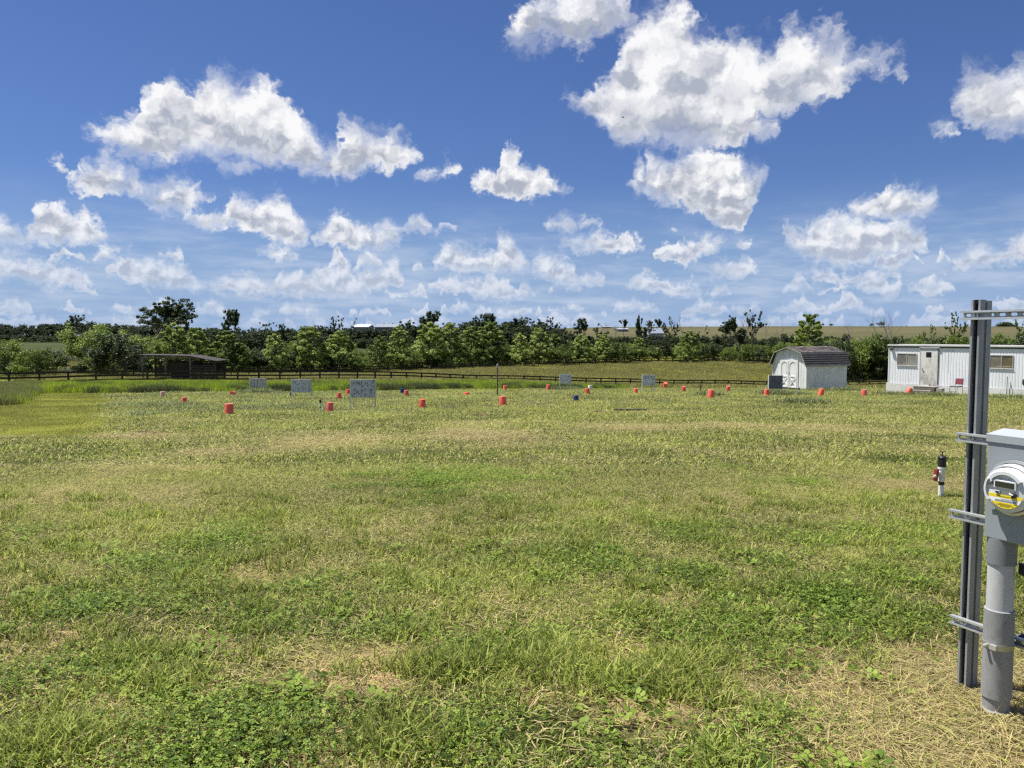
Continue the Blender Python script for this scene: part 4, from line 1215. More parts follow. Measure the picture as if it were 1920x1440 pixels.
def make_woods():
    rs = np.random.RandomState(5)
    def merge_proto(kind, v, mat):
        tr, cr, h = proto((kind, 'dark', v)); return cr
    # dense dark wood behind the row
    P = [proto(('wild', 'dark', 0))[1], proto(('wild', 'dark', 1))[1], proto(('round', 'dark', 0))[1], proto(('wild', 'dark', 3))[1], proto(('round', 'dark', 1))[1], proto(('round', 'mid', 2))[1], proto(('round', 'mid', 0))[1]]
    Hs = [12, 12, 6, 12, 6, 6, 6]
    pts, rot, scl, idx = [], [], [], []
    def add(px, d, yt, kinds, wf=1.0):
        k = kinds[rs.randint(len(kinds))]; p = at(px, d); ht = zat(yt, d, px) - p.z
        if ht < .8: return
        s = ht / Hs[k]; pts.append((p.x, p.y, p.z)); rot.append((0, 0, rs.rand() * 6.28)); scl.append((s * wf, s * wf, s)); idx.append(k)
    sky = lambda px: np.interp(px, [-60, 0, 130, 250, 380, 520, 600, 690, 740, 790, 880, 980, 1050, 1075], [602, 605, 609, 606, 610, 613, 607, 616, 614, 605, 600, 600, 612, 622])
    for d, dpx, dy in ((205, 13, 4), (224, 12, 0), (190, 15, 16)):
        px = 255.0
        while px < 1065:
            if not (655 < px < 745 and d > 200): add(px + rs.randn() * 3, d + rs.randn() * 3, sky(px) + dy + rs.rand() * 6, (0, 1, 3), 1.0)
            px += dpx * (.7 + .6 * rs.rand())
    px = 655.
    while px < 745:
        add(px, 235, 613.5 + rs.rand() * 3, (0, 1), .9); px += 9
    o = scatter('back_woodland', pts, rot, scl, idx, P)
    # low growth under the trees and along the fence: closes the view beneath the crowns
    pts, rot, scl, idx = [], [], [], []
    px = -60.0
    while px < 1560:
        d = dline(px) + 5 + rs.randn() * 1.5
        yb = np.interp(px, [0, 110, 175, 300, 700, 1560], [660, 668, 682, 655, 655, 650])
        if not (104 < px < 160) and not (682 < px < 700): add(px, d, yb + rs.randn() * 6, (2, 4, 5, 6) if px < 680 else (5, 6, 5, 4), 1.0)
        px += 9 * (.7 + .6 * rs.rand())
    px = 1540.
    while px < 1990:
        add(px, 158 + rs.randn() * 2, 640 + rs.randn() * 3, (2, 4), 1.0); px += 14
    scatter('undergrowth', pts, rot, scl, idx, P)
    # hillside growth between the row and the hill field
    pts, rot, scl, idx = [], [], [], []
    for k in range(190):
        px = 1065 + 520 * rs.rand(); add(px, 202 + rs.rand() * 40, 628 + rs.rand() * 14 - 6 * (rs.rand() < .2), (0, 1, 3), .8)
    for k in range(60):
        px = 1540 + 440 * rs.rand(); add(px, 166 + rs.rand() * 10, 632 + rs.rand() * 7, (2, 4, 5, 6), 1.0)
    scatter('hillside_scrub', pts, rot, scl, idx, P)
    # far woods on the other side of the valley
    pts, rot, scl, idx = [], [], [], []
    for d, st in ((395, 8), (420, 8), (450, 7)):
        px = -160.0
        while px < 300:
            add(px, d + rs.randn() * 4, 606 + 3 * math.sin(px * .03) + rs.rand() * 6 + (6 if d < 400 else 0) - (3 if d > 440 else 0), (0, 1, 3), 1.0)
            px += st * (.7 + .6 * rs.rand())
    for d, lo_, st in ((388, 626, 7), (384, 634, 8)):
        px = -160.0
        while px < 300:
            add(px, d + rs.randn() * 3, lo_ + rs.rand() * 4, (2, 4), 1.2); px += st * (.7 + .6 * rs.rand())
    scatter('far_woodland', pts, rot, scl, idx, P)
    pts, rot, scl, idx = [], [], [], []
    for k in range(70):
        px = 1700 + 290 * rs.rand(); add(px, 900 + 40 * rs.rand(), 611 + rs.rand() * 2 - 9 * math.exp(-((px - 1886) / 14) ** 2), (2, 4), 1.3)
    scatter('crest_woodland', pts, rot, scl, idx, P)
make_woods()

# ------------------------------------------------------------------ fences
BLACKWOOD = solid('black_fence_paint', (.014, .013, .012), .8, var=.3, dirt=(.05, .045, .04), dirt_amt=.4, dscale=2, spec=.2)
GREYWOOD = solid('weathered_wood', (.33, .31, .28), .9, var=.25, stretch=(1, 1, .15), vscale=18, bump=.4)
def z_at(x, y): return Hf(x, y)

def board_fence(name, label, path, span, height, rails, board, post_w, topz=None):
    P = [Vector((p.x, p.y, 0)) for p in path]
    # lengthwise stations
    seg = [0.0]
    for a, b in zip(P, P[1:]): seg.append(seg[-1] + (b - a).length)
    tot = seg[-1]; n = int(tot / span); pts = []
    for i in range(n + 1):
        s = i * tot / n
        k = max(j for j in range(len(seg)) if seg[j] <= s + 1e-6); k = min(k, len(P) - 2)
        t = (s - seg[k]) / (seg[k + 1] - seg[k]); q = P[k].lerp(P[k + 1], t)
        pts.append(Vector((q.x, q.y, z_at(q.x, q.y))))
    base = pts[len(pts) // 2]
    o = thing(name, label, 'fence', base)
    rr = random.Random(4)
    for i, q in enumerate(pts):
        d = (pts[min(i + 1, n)] - pts[max(i - 1, 0)]); a = math.atan2(d.y, d.x)
        M = Matrix.Rotation(a, 3, 'Z') @ Matrix.Rotation(rr.uniform(-.015, .015), 3, 'X')
        m = MB(); m.box(q - base + Vector((0, 0, height / 2 - .1)), (post_w, post_w, height + .2), M)
        m.build('post', BLACKWOOD, o)
    for h in rails:
        m = MB()
        for i in range(n):
            a, b = pts[i] - base, pts[i + 1] - base
            d = (b - a); L = d.length; ang = math.atan2(d.y, d.x); pit = math.atan2(d.z, math.hypot(d.x, d.y))
            M = Matrix.Rotation(ang, 3, 'Z') @ Matrix.Rotation(-pit, 3, 'Y')
            c = (a + b) / 2 + Vector((0, 0, h + rr.uniform(-.012, .012))) + Matrix.Rotation(ang, 3, 'Z') @ Vector((0, -(post_w / 2 + .014), 0))
            m.box(c, (L + .01, .025, board), M)
        m.build('rail', BLACKWOOD, o)
    return o

def gp(px, d): p = at(px, d); return p
board_fence('board_fence', 'long black three board fence between the tall bright grass and the pasture',
            [gp(-90, 65), gp(0, 69), gp(200, 76), gp(460, 87), gp(700, 97), gp(900, 110), gp(1150, 117), gp(1300, 121), gp(1500, 128), gp(1650, 135), gp(1760, 138)], 2.44, 1.36, (1.27, .86, .45), .17, .15)
board_fence('paddock_fence', 'dark fence at the foot of the tree row on the far side of the pasture',
            [gp(250, 104), gp(420, 114), gp(600, 134), gp(760, 150), gp(960, 170), gp(1200, 186), gp(1400, 190), gp(1560, 184), gp(1700, 178)], 3.6, 1.35, (1.25, .8), .14, .13)
board_fence('valley_fence', 'short dark fence seen through the gap between the bushes near the far woods',
            [gp(60, 180), gp(190, 186)], 3.6, 1.35, (1.25, .85, .45), .14, .13)
board_fence('gap_fence', 'dark rail fence on the slope seen through the open gap in the tree row',
            [gp(655, 190), gp(735, 192)], 3.6, 1.3, (1.2, .75), .12, .13)

# ------------------------------------------------------------------ open shelter
def make_shelter():
    C0 = at(268, 91); ang = R(3)
    o = thing('open_shelter', 'dark open fronted livestock shelter with a low sloping roof behind the board fence', 'shelter', C0, ang)
    W, Dp = 5.55, 3.7      # width of the front, depth; the side wall is seen as it runs back
    metal = solid('rusty_roof_sheet', (.028, .027, .027), .7, metal=.2, var=.3, dirt=(.10, .06, .04), dirt_amt=.6)
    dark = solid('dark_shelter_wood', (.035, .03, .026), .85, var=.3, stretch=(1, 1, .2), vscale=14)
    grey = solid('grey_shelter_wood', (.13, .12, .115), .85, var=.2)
    hf, hb = 3.05, 2.35
    L = 8.4
    # the roof runs level over the front then falls away towards the far end
    m = MB(); prof = [(-.5, hf - .0), (W - .1, hf - .12), (L + .3, hb - .02), (L + .3, hb + .06), (W - .1, hf - .02), (-.5, hf + .10)]
    m.prism(prof, -.4, Dp + .3); m.build('roof', metal, o)
    for x, y, h in ((0, 0, hf), (W * .48, 0, hf - .05), (W, 0, hf - .1), (L, 0, hb), (0, Dp, hf), (W * .48, Dp, hf - .05), (W, Dp, hf - .1), (L, Dp, hb)):
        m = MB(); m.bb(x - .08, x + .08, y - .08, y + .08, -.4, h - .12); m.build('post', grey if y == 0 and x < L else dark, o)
    for xa, xb, z0, z1 in ((.08, .8, 2.35, 2.9), (W * .48 - .8, W * .48 - .08, 2.9, 2.35), (W * .48 + .08, W * .48 + .9, 2.35, 2.9), (W - .9, W - .08, 2.85, 2.3), (W + .08, W + 1.0, 2.3, 2.75)):
        m = MB(); m.tube([(xa, -.05, z0), (xb, -.05, z1)], .045, 6); m.build('brace', grey, o)
    m = MB(); m.bb(-.1, W + .1, -.14, -.085, hf - .32, hf - .14); m.build('beam', grey, o)
    m = MB()
    for k in range(12): m.bb(0, L, Dp + .03, Dp + .06, .0 + k * .19, .15 + k * .19)
    m.build('back_wall', dark, o)
    m = MB()
    for k in range(9): m.bb(W + .1, L - .1, -.04, 0.0, .15 + k * .2, .28 + k * .2)
    m.build('slatted_side', dark, o)
    m = MB(); m.bb(W * .48 + .1, W - .1, 1.2, 1.25, 0, 2.1); m.build('partition', dark, o)
make_shelter()

# ------------------------------------------------------------------ farm buildings on the skyline
def gable_barn(name, label, px0, px1, d, y_eave, y_ridge, y_base, depth, wallc, roofc, rz=0.0, win=False):
    p0, p1 = at(px0, d), at(px1, d)
    W = p1.x - p0.x; zb = min(zat(y_base, d), p0.z) ; ze = zat(y_eave, d); zr = zat(y_ridge, d)
    o = thing(name, label, 'barn', (p0.x, d, zb), rz)
    wm = solid(name + '_wall', wallc, .6, var=.1); rm = solid(name + '_roof', roofc, .45, var=.12)
    he, hr = ze - zb, zr - zb
    m = MB(); m.bb(0, W, 0, depth, -2, he - .02); m.build('wall', wm, o)
    m = MB(); m.prism([(-.5, he), (depth / 2, hr), (depth + .5, he), (depth + .5, he + .25), (depth / 2, hr + .28), (-.5, he + .25)], -.4, W + .4, 'x'); m.build('roof', rm, o)
    for g in (0.03, W - .03):
        m = MB(); m.prism([(0, he - .02), (depth / 2, hr - .02), (depth, he - .02)], g - .03, g + .03, 'x'); m.build('gable', wm, o)
    m = MB(); m.bb(W * .3, W * .3 + W * .12, -.06, -.003, -.5, he * .75); m.build('door', solid(name + '_door', (.2, .2, .2), .6), o)
    if win:
        for k in range(3):
            m = MB(); m.bb(W * (.5 + .14 * k), W * (.5 + .14 * k) + .9, -.05, -.003, he * .4, he * .75); m.build('window', solid('barn_glass', (.05, .06, .07), .2), o)
    for k in range(2):
        m = MB(); m.lathe([(.35, 0), (.35, .5), (.5, .55), (.05, .8)], 12, (W * (.3 + .4 * k), depth / 2, hr + .15)); m.build('roof_vent', rm, o)
    return o
gable_barn('white_barn', 'long building with a brilliant white roof over the tree gap', 664, 690, 480, 613.5, 609, 622, 22, (.2, .2, .2), (.85, .86, .88))
gable_barn('grey_barn', 'barn with a grey ribbed roof beside the brilliant white roof', 703, 744, 440, 614, 607.5, 622, 18, (.12, .12, .12), (.24, .26, .29))
gable_barn('farm_shed', 'pale grey farm shed among the hill farm trees', 1219, 1243, 300, 626, 616, 634, 12, (.28, .30, .33), (.20, .23, .27), win=True)
gable_barn('far_farmhouse', 'tiny pale farm building on the hill past the lone tree', 1158, 1178, 520, 618, 615.5, 621, 12, (.22, .23, .25), (.28, .31, .35), win=True)
gable_barn('far_long_barn', 'faint long low barn roof on the hill by the dead trunk', 1132, 1146, 640, 613.5, 612, 616, 12, (.2, .21, .22), (.28, .30, .33))

# ------------------------------------------------------------------ white storage shed
def make_shed():
    c = at(1511, 50.0)
    sd = Vector((.91, .41, 0)).normalized()        # along the side wall, away from the near corner
    rz = math.atan2(sd.y, sd.x)
    # local: x along the side wall, y along the gable end (0 = near corner, positive to the far corner)
    o = thing('storage_shed', 'weathered white gambrel roofed storage shed with double doors and a dark shingle roof', 'shed', c, rz)
    Wd, Ln = 3.05, 3.62
    he, hk, hr = 1.66, 2.42, 2.80
    ki = .33
    white = solid('shed_paint', (.78, .79, .78), .75, var=.05, dirt=(.36, .37, .33), dirt_amt=.55, dscale=2.2, stretch=(1, 1, .35))
    m_, nt, N, L, b_ = new_mat('shingles')
    tc = N.new('ShaderNodeTexCoord'); n1 = N.new('ShaderNodeTexNoise'); n1.inputs['Scale'].default_value = 3.2; n1.inputs['Detail'].default_value = 7
    L.new(tc.outputs['Object'], n1.inputs['Vector'])
    r = ramp(N, [(.36, (.035, .034, .036)), (.5, (.085, .072, .068)), (.66, (.20, .17, .155))]); L.new(n1.outputs[0], r.inputs[0]); L.new(r.outputs[0], b_.inputs['Base Color']); b_.inputs['Roughness'].default_value = .95
    shingle = m_
    black = solid('dark_shingles', (.03, .031, .036), .9, var=.3, dirt=(.12, .11, .11), dirt_amt=.5, dscale=4)
    # profile in y,z
    prof = [(0, .05), (Wd, .05), (Wd, he), (Wd - ki, hk), (Wd / 2, hr), (ki, hk), (0, he)]
    m = MB(); m.prism(prof, 0.02, .06, 'x'); m.build('gable_wall', white, o)
    m = MB(); m.prism(prof, Ln - .06, Ln - .02, 'x'); m.build('rear_gable_wall', white, o)
    m = MB()
    n = 15
    for k in range(n):
        a = .06 + (Ln - .12) * k / n; b = .06 + (Ln - .12) * (k + 1) / n
        m.bb(a, b - .018, 0.0, .03, .05, he - .02); m.bb(b - .018, b, .012, .03, .05, he - .02)
    m.build('side_wall', white, o)
    m = MB(); m.bb(.06, Ln - .06, Wd - .03, Wd, .05, he - .02); m.build('side_wall', white, o)
    m = MB(); m.bb(-.02, Ln + .02, .05, Wd - .05, -.25, .045); m.build('floor_skid', GREYWOOD, o)
    # vertical grooves of the gable: narrow battens
    m = MB()
    for k in range(1, 13):
        y = Wd * k / 13
        top = np.interp(y, [0, ki, Wd / 2, Wd - ki, Wd], [he, hk, hr, hk, he]) - .06
        if .72 < y < 2.33: m.bb(.008, .02, y - .008, y + .008, 1.9, top)
        else: m.bb(.008, .02, y - .008, y + .008, .08, top)
    m.build('batten', white, o)
    # roof slabs
    oh = .20
    m = MB(); t = .03
    def slab(ya, za, yb, zb, courses, mat_name):
        mm = MB(); v = Vector((0, yb - ya, zb - za)); Lr = v.length; v.normalize(); nrm = Vector((0, -v.z, v.y))
        if nrm.z < 0: nrm = -nrm
        for k in range(courses):
            p = Vector((0, ya, za)) + v * (Lr * k / courses); q = Vector((0, ya, za)) + v * (Lr * (k + 1) / courses + .02)
            vs = []
            for x in (-oh, Ln + oh):
                vs += [Vector((x, 0, 0)) + p + nrm * .035, Vector((x, 0, 0)) + q + nrm * .008, Vector((x, 0, 0)) + q - nrm * .012, Vector((x, 0, 0)) + p + nrm * .002]
            mm.add(vs, [(0, 1, 2, 3), (7, 6, 5, 4), (0, 4, 5, 1), (1, 5, 6, 2), (2, 6, 7, 3), (3, 7, 4, 0)])
        return mm
    slab(ki, hk + .02, Wd / 2, hr + .03, 5, '').build('upper_roof', shingle, o)
    slab(Wd - ki, hk + .02, Wd / 2, hr + .03, 5, '').build('upper_roof', shingle, o)
    slab(-.11, he - .06, ki - .01, hk + .02, 6, '').build('lower_roof', black, o)
    slab(Wd + .11, he - .06, Wd - ki + .01, hk + .02, 6, '').build('lower_roof', black, o)
    # verge boards on both gables and eave boards
    for x in (-oh - .018, Ln + oh + .002):
        for (ya, za, yb, zb) in ((-.11, he - .07, ki, hk), (ki, hk, Wd / 2, hr), (Wd / 2, hr, Wd - ki, hk), (Wd - ki, hk, Wd + .11, he - .07)):
            mm = MB(); d = Vector((0, yb - ya, zb - za)); ang = math.atan2(d.z, d.y)
            mm.box((x + .008, (ya + yb) / 2, (za + zb) / 2 - .005), (.016, d.length, .05), Matrix.Rotation(ang, 3, 'X')); mm.build('verge_board', solid('mossy_verge', (.30, .30, .25), .9, var=.2), o)
    # patches torn out of the dark shingles and a light piece of bare board
    m = MB(); v = Vector((0, ki + .11, hk - he + .08)).normalized(); a_ = math.atan2(v.z, v.y)
    M = Matrix.Rotation(a_, 3, 'X')
    m.box((Ln - .15, .17, 2.03), (.28, .16, .012), M); m.build('torn_shingle', solid('bare_board', (.55, .55, .55), .8), o)
    m = MB(); m.box((Ln - 1.3, .27, 2.28), (.9, .22, .012), M); m.build('torn_shingle', solid('felt_patch', (.075, .08, .09), .8), o)
    m = MB(); m.bb(-.14, Ln + .14, -.125, -.10, he - .12, he - .02); m.build('eave_board', solid('dirty_eave', (.45, .42, .38), .8, dirt=(.15, .12, .1), dirt_amt=.7, dscale=5), o)
    m = MB(); m.bb(-.14, Ln + .14, Wd + .10, Wd + .125, he - .12, he - .02); m.build('eave_board', white, o)
    # corner boards
    for y in (-.01, Wd - .07):
        m = MB(); m.bb(-.006, .07, y - .012, y + .08, .06, he - .02); m.build('corner_board', white, o)
    # double doors
    trim = solid('shed_trim', (.82, .82, .80), .7, var=.04, dirt=(.4, .38, .33), dirt_amt=.6, dscale=3)
    for side, (y0, y1) in enumerate(((.78, 1.50), (1.54, 2.26))):
        m = MB(); m.bb(-.022, .004, y0, y1, .10, 1.86); dr = m.build('door', white, o)
        w = y1 - y0; yc = (y0 + y1) / 2
        m = MB(); t0, t1 = -.05, -.0225
        m.bb(t0, t1, y0, y0 + .075, .10, 1.86); m.bb(t0, t1, y1 - .075, y1, .10, 1.86)
        m.bb(t0, t1, y0 + .075, y1 - .075, .10, .18); m.bb(t0, t1, y0 + .075, y1 - .075, .80, .88); m.bb(t0, t1, y0 + .075, y1 - .075, 1.80, 1.86)
        # arched head
        r = w / 2 - .075
        for k in range(8):
            a0, a1 = PI * k / 8, PI * (k + 1) / 8
            pa, pb = (yc + r * math.cos(a0), 1.53 + .26 * math.sin(a0)), (yc + r * math.cos(a1), 1.53 + .26 * math.sin(a1))
            m.prism([pa, pb, (pb[0], 1.80), (pa[0], 1.80)], t0 + .004, t1, 'x')
        m.build('door_frame', trim, dr)
        for (ya, za, yb, zb) in ((y0 + .08, .19, y1 - .08, .79), (y1 - .08, .19, y0 + .08, .79)):
            mm = MB(); d = Vector((0, yb - ya, zb - za)); ang = math.atan2(d.z, d.y)
            mm.box((-.036 + (.004 if ya < yb else 0), (ya + yb) / 2, .49), (.02, d.length - .04, .07), Matrix.Rotation(ang, 3, 'X')); mm.build('cross_brace', trim, dr)
        mm = MB(); mm.bb(-.0225 - .003, -.0225, yc - .14 + .1 * side, yc + .18, .24, .62); mm.build('worn_patch', solid('worn_paint', (.30, .28, .24), .9, var=.3), dr)
        mm = MB(); mm.tube([(-.075, y1 - .1 if side == 0 else y0 + .1, .98), (-.075, y1 - .1 if side == 0 else y0 + .1, 1.12)], .012, 8); mm.build('handle', solid('rusty_iron', (.08, .06, .05), .6, metal=.6), dr)
    m = MB(); m.bb(-.03, -.006, .70, .765, .08, 1.93); m.bb(-.03, -.006, 2.275, 2.34, .08, 1.93); m.bb(-.032, -.006, .70, 2.34, 1.872, 1.93); m.build('door_casing', trim, o)
    m = MB(); m.bb(-.02, .004, .45, 2.6, -.12, .08); m.build('sill', GREYWOOD, o)
make_shed()

# ------------------------------------------------------------------ site trailer
def make_trailer():
    d0, dx1 = 45.4, 39.9
    k0, k1 = (1665 - 960) / F, (1920 - 960) / F
    G0 = Vector((k0 * (d0 + .1), d0, 0)); G1 = Vector((k1 * dx1, dx1, 0))
    t = (G1 - G0).normalized(); rz = math.atan2(t.y, t.x)
    nrm = Vector((t.y, -t.x, 0))       # outward, towards the camera side
    z0 = CAMZ - 3.42; 
    o = thing('site_trailer', 'long white corrugated site trailer with a stained door and two sliding windows', 'trailer', (G0.x, G0.y, z0), rz)
    # local: x along the wall, y into the trailer, z up
    zt = CAMZ - .60 - z0; zw = CAMZ - 2.87 - z0; Lt = 12.2; Dp = 3.0
    def loc(px, py):
        v = cam_dir(px, py); a = Vector((v.x, v.y, 0))
        # intersect vertical wall plane
        den = a.dot(nrm); s = (G0.dot(nrm)) / den
        p = Vector((0, 0, CAMZ)) + v * s
        return (p - G0).dot(t), p.z - z0
    white = solid('trailer_paint', (.86, .88, .90), .5, var=.02, dirt=(.50, .49, .44), dirt_amt=.25, dscale=1.4, stretch=(1, 1, .3))
    roofm = solid('trailer_roof_edge', (.75, .75, .73), .6, var=.08, dirt=(.35, .33, .3), dirt_amt=.5)
    darkm = solid('drip_shadow_and_fittings', (.05, .05, .055), .5)
    # corrugated wall
    V, Fq = [], []
    pitch = .152; n = int(Lt / pitch)
    prof = [(0, 0), (.095, 0), (.110, .008), (.137, .008)]
    xs = []
    for k in range(n):
        for a, b in prof: xs.append((k * pitch + a, b))
    xs.append((n * pitch, 0)); Lw = n * pitch
    m = MB(); vs = []
    for x, y in xs: vs += [(x, y, zw), (x, y, zt - .06)]
    fs = [(2 * i, 2 * i + 2, 2 * i + 3, 2 * i + 1) for i in range(len(xs) - 1)]
    m.add(vs, fs); m.build('front_wall', white, o)
    m = MB(); m.bb(0.01, Lw, .03, Dp, zw + .002, zt - .065); m.build('body', white, o)
    m = MB(); m.prism([(-.06, zt - .055), (Dp + .06, zt - .055), (Dp + .06, zt + .02), (Dp / 2, zt + .05), (-.06, zt + .02)], -.05, Lw + .05, 'x'); m.build('roof', roofm, o)
    m = MB(); m.bb(-.055, Lw + .055, -.085, -.061, zt - .03, zt + .055); m.build('roof_edge', roofm, o)
    m = MB(); m.bb(-.02, Lw + .02, -.045, -.006, zt - .13, zt - .058); m.build('drip_shadow_strip', darkm, o)  # dark strip painted as the shadow below the roof edge
    m = MB(); m.bb(-.022, .03, -.02, .03, zw, zt - .135); m.build('corner_trim', white, o)
    # skirting in separate panels
    skirt = solid('skirting', (.78, .78, .75), .7, var=.05, dirt=(.42, .38, .28), dirt_amt=.5, dscale=1.2)
    x = -.10; k = 0
    while x < Lw:
        w = 1.22; m = MB(); m.bb(x, min(x + w - .012, Lw + .05), -.05 + (k % 3) * .004, -.03, -.35, zw + .03 + (k % 2) * .01); m.build('skirting_panel', skirt, o); x += w; k += 1
    frame = solid('window_frame', (.42, .40, .37), .5, metal=.3)
    def glassmat(nm, c): return solid(nm, c, .12, var=.25, vscale=2.2, spec=.6)
    for (pa, pb, g1, g2) in (((1682.3, 662.2), (1718.8, 686), (.19, .18, .165), (.30, .29, .25)), ((1856, 665.3), (1900, 692), (.20, .18, .145), (.16, .125, .075))):
        xa, za = loc(*pa); xb, zb = loc(pb[0], pb[1]); zb = min(zb, za - .6)
        fr = MB(); w = .045
        fr.bb(xa, xb, -.03, .0, za - w, za); fr.bb(xa, xb, -.035, .0, zb, zb + w); fr.bb(xa, xa + w, -.03, .0, zb + w, za - w); fr.bb(xb - w, xb, -.03, 0, zb + w, za - w)
        xm = (xa + xb) / 2; fr.bb(xm - .022, xm + .022, -.026, 0, zb + w, za - w)
        wo = fr.build('window', frame, o)
        m = MB(); m.bb(xa + w, xm - .022, -.013, -.004, zb + w, za - w); m.build('pane', glassmat('curtained_glass', g1), wo)
        m = MB(); m.bb(xm + .022, xb - w, -.009, -.002, zb + w, za - w); m.build('pane', glassmat('curtained_glass_b', g2), wo)
        m = MB(); m.bb(xa + .35, xb - w - .02, -.0155, -.0135, zb + .12, zb + .145); m.build('blind_slat', solid('blind', (.5, .48, .42), .6), wo)
        m = MB(); m.bb(xa - .02, xb + .02, -.05, -.036, zb - .015, zb + .012); m.build('sill', roofm, wo)
    # door
    xa, za = loc(1727.8, 655.5); xb, zb = loc(1756, 722.5)
    zb = zw - .02
    m_, nt, N, L, b_ = new_mat('stained_door')
    tc = N.new('ShaderNodeTexCoord'); mp = N.new('ShaderNodeMapping'); mp.inputs['Scale'].default_value = (1, 1, .35); L.new(tc.outputs['Object'], mp.inputs[0])
    n1 = N.new('ShaderNodeTexNoise'); n1.inputs['Scale'].default_value = 5; n1.inputs['Detail'].default_value = 9; n1.inputs['Roughness'].default_value = .7; L.new(mp.outputs[0], n1.inputs['Vector'])
    sp = N.new('ShaderNodeSeparateXYZ'); L.new(tc.outputs['Object'], sp.inputs[0])
    mr = N.new('ShaderNodeMapRange'); L.new(sp.outputs[2], mr.inputs['Value']); mr.inputs['From Min'].default_value = zb; mr.inputs['From Max'].default_value = za
    mr.inputs['To Min'].default_value = .16; mr.inputs['To Max'].default_value = -.14
    ad = N.new('ShaderNodeMath'); ad.operation = 'ADD'; L.new(n1.outputs[0], ad.inputs[0]); L.new(mr.outputs[0], ad.inputs[1])
    r = ramp(N, [(.42, (.76, .74, .69)), (.58, (.60, .58, .52)), (.74, (.26, .24, .20))]); L.new(ad.outputs[0], r.inputs[0]); L.new(r.outputs[0], b_.inputs['Base Color']); b_.inputs['Roughness'].default_value = .6
    m = MB(); m.bb(xa, xb, -.045, -.004, zb, za); dr = m.build('door', m_, o)
    # jamb and small dark light
    jm = solid('door_jamb', (.48, .48, .47), .6)
    m = MB(); m.bb(xa - .06, xa - .004, -.05, 0, zb, za + .09); m.bb(xb + .004, xb + .05, -.05, 0, zb, za + .09); m.build('door_jamb', jm, dr)
    m = MB(); m.bb(xa - .08, xb + .14, -.09, -.001, za + .095, za + .15); m.build('drip_cap', jm, dr)
    m = MB(); m.bb(xb + .052, xb + .075, -.04, 0, zb + .1, za + .09); m.build('hinge_gap', darkm, dr)
    lx, lz = loc(1737.3, 660.2); lx2, lz2 = loc(1747, 670.2)
    m = MB(); m.bb(lx, lx2, -.049, -.046, lz2, lz); m.build('door_window', solid('dark_glass', (.012, .012, .014), .15), dr)
    hx, hz = loc(1729.2, 691)
    m = MB(); m.tube([(hx, -.05, hz), (hx, -.09, hz), (hx + .09, -.09, hz - .015)], .014, 6); m.build('handle', darkm, dr)
    m = MB(); m.tube([(hx + .02, -.05, hz - .02), (hx + .10, -.056, hz - .2)], .01, 5); m.build('chain', darkm, dr)
    m = MB(); m.bb(xa - .1, xb + .1, -.075, -.056, zb - .07, zb - .008); m.build('threshold', roofm, dr)
    # spot light under the eave, small box further along
    fx, fz = loc(1673, 653.5)
    m = MB(); m.box((fx, -.10, fz), (.16, .14, .10), Matrix.Rotation(.5, 3, 'X')); m.tube([(fx - .05, 0, fz + .03), (fx - .02, -.08, fz + .02)], .02, 6); m.build('flood_light', solid('light_body', (.04, .04, .045), .5), o)
    fx, fz = loc(1846.5, 658.5)
    m = MB(); m.bb(fx - .04, fx + .05, -.08, -.001, fz - .05, fz + .05); m.tube([(fx, -.03, fz - .05), (fx + .02, -.03, fz - .14)], .012, 5); m.build('outlet_box', solid('dark_box', (.06, .06, .065), .5), o)
    # faint hatch outline
    ax, az_ = loc(1779, 657.5); bx, bz = loc(1789, 700)
    m = MB(); m.bb(ax, bx, -.006, -.001, az_ - .012, az_); m.bb(ax, ax + .012, -.006, -.001, bz, az_ - .012); m.build('hatch_seam', solid('seam', (.55, .56, .57), .6), o)
    # conduit pipes up the wall near the end
    for px, y0, y1, rr in ((1890.5, 706, 742, .018), (1896, 716, 741, .012)):
        xx, zz = loc(px, y0); m = MB(); m.tube([(xx, -.12, -.3), (xx, -.12, zz)], rr, 7); m.build('standpipe', solid('iron_pipe', (.10, .09, .09), .6, metal=.5), o)
    return o, loc, t, nrm, G0, z0
TR, tloc, tdir, tnrm, TG0, TZ0 = make_trailer()
def by_trailer(px, out, py=742):
    x, z = tloc(px, 722); p = TG0 + tdir * x + tnrm * out
    return Vector((p.x, p.y, Hf(p.x, p.y)))
TRZ = math.atan2(tdir.y, tdir.x)

def make_steps():
    p = by_trailer(1741, .0)
    o = thing('wooden_steps', 'two weathered wooden steps below the stained trailer door', 'steps', p, TRZ)
    w = GREYWOOD; dk = solid('gap_shade_wood', (.16, .14, .12), .9, var=.3, bump=.4)  # second, darker wood carries the shade of the gaps below the treads
    m = MB()
    for k in range(3): m.bb(-.55, .62, -.16 - .16 * k, -.30 + .0 - .16 * k + .0, .40, .44)
    m.build('top_tread', w, o)
    m = MB()
    for k in range(2): m.bb(-.85, .50, -.66 - .15 * k, -.79 - .15 * k, .19, .225)
    m.build('lower_tread', w, o)
    for x in (-.52, .56):
        m = MB(); m.bb(x - .02, x + .02, -.14, -.64, -.12, .395); m.build('stringer', dk, o)
    for x in (-.80, .44):
        m = MB(); m.bb(x - .02, x + .02, -.655, -.95, -.12, .185); m.build('stringer', dk, o)
    m = MB(); m.bb(-.5, .54, -.60, -.63, -.1, .37); m.build('riser', dk, o)  # dark panel standing in for the shaded gap under the tread
    m = MB(); m.bb(-.78, .42, -.93, -.95, -.1, .185); m.build('riser', dk, o)
    m = MB(); m.bb(.68, .95, -.2, -.6, -.1, .36); m.build('side_block', solid('concrete_block', (.33, .31, .28), .95, bump=.5), o)
make_steps()

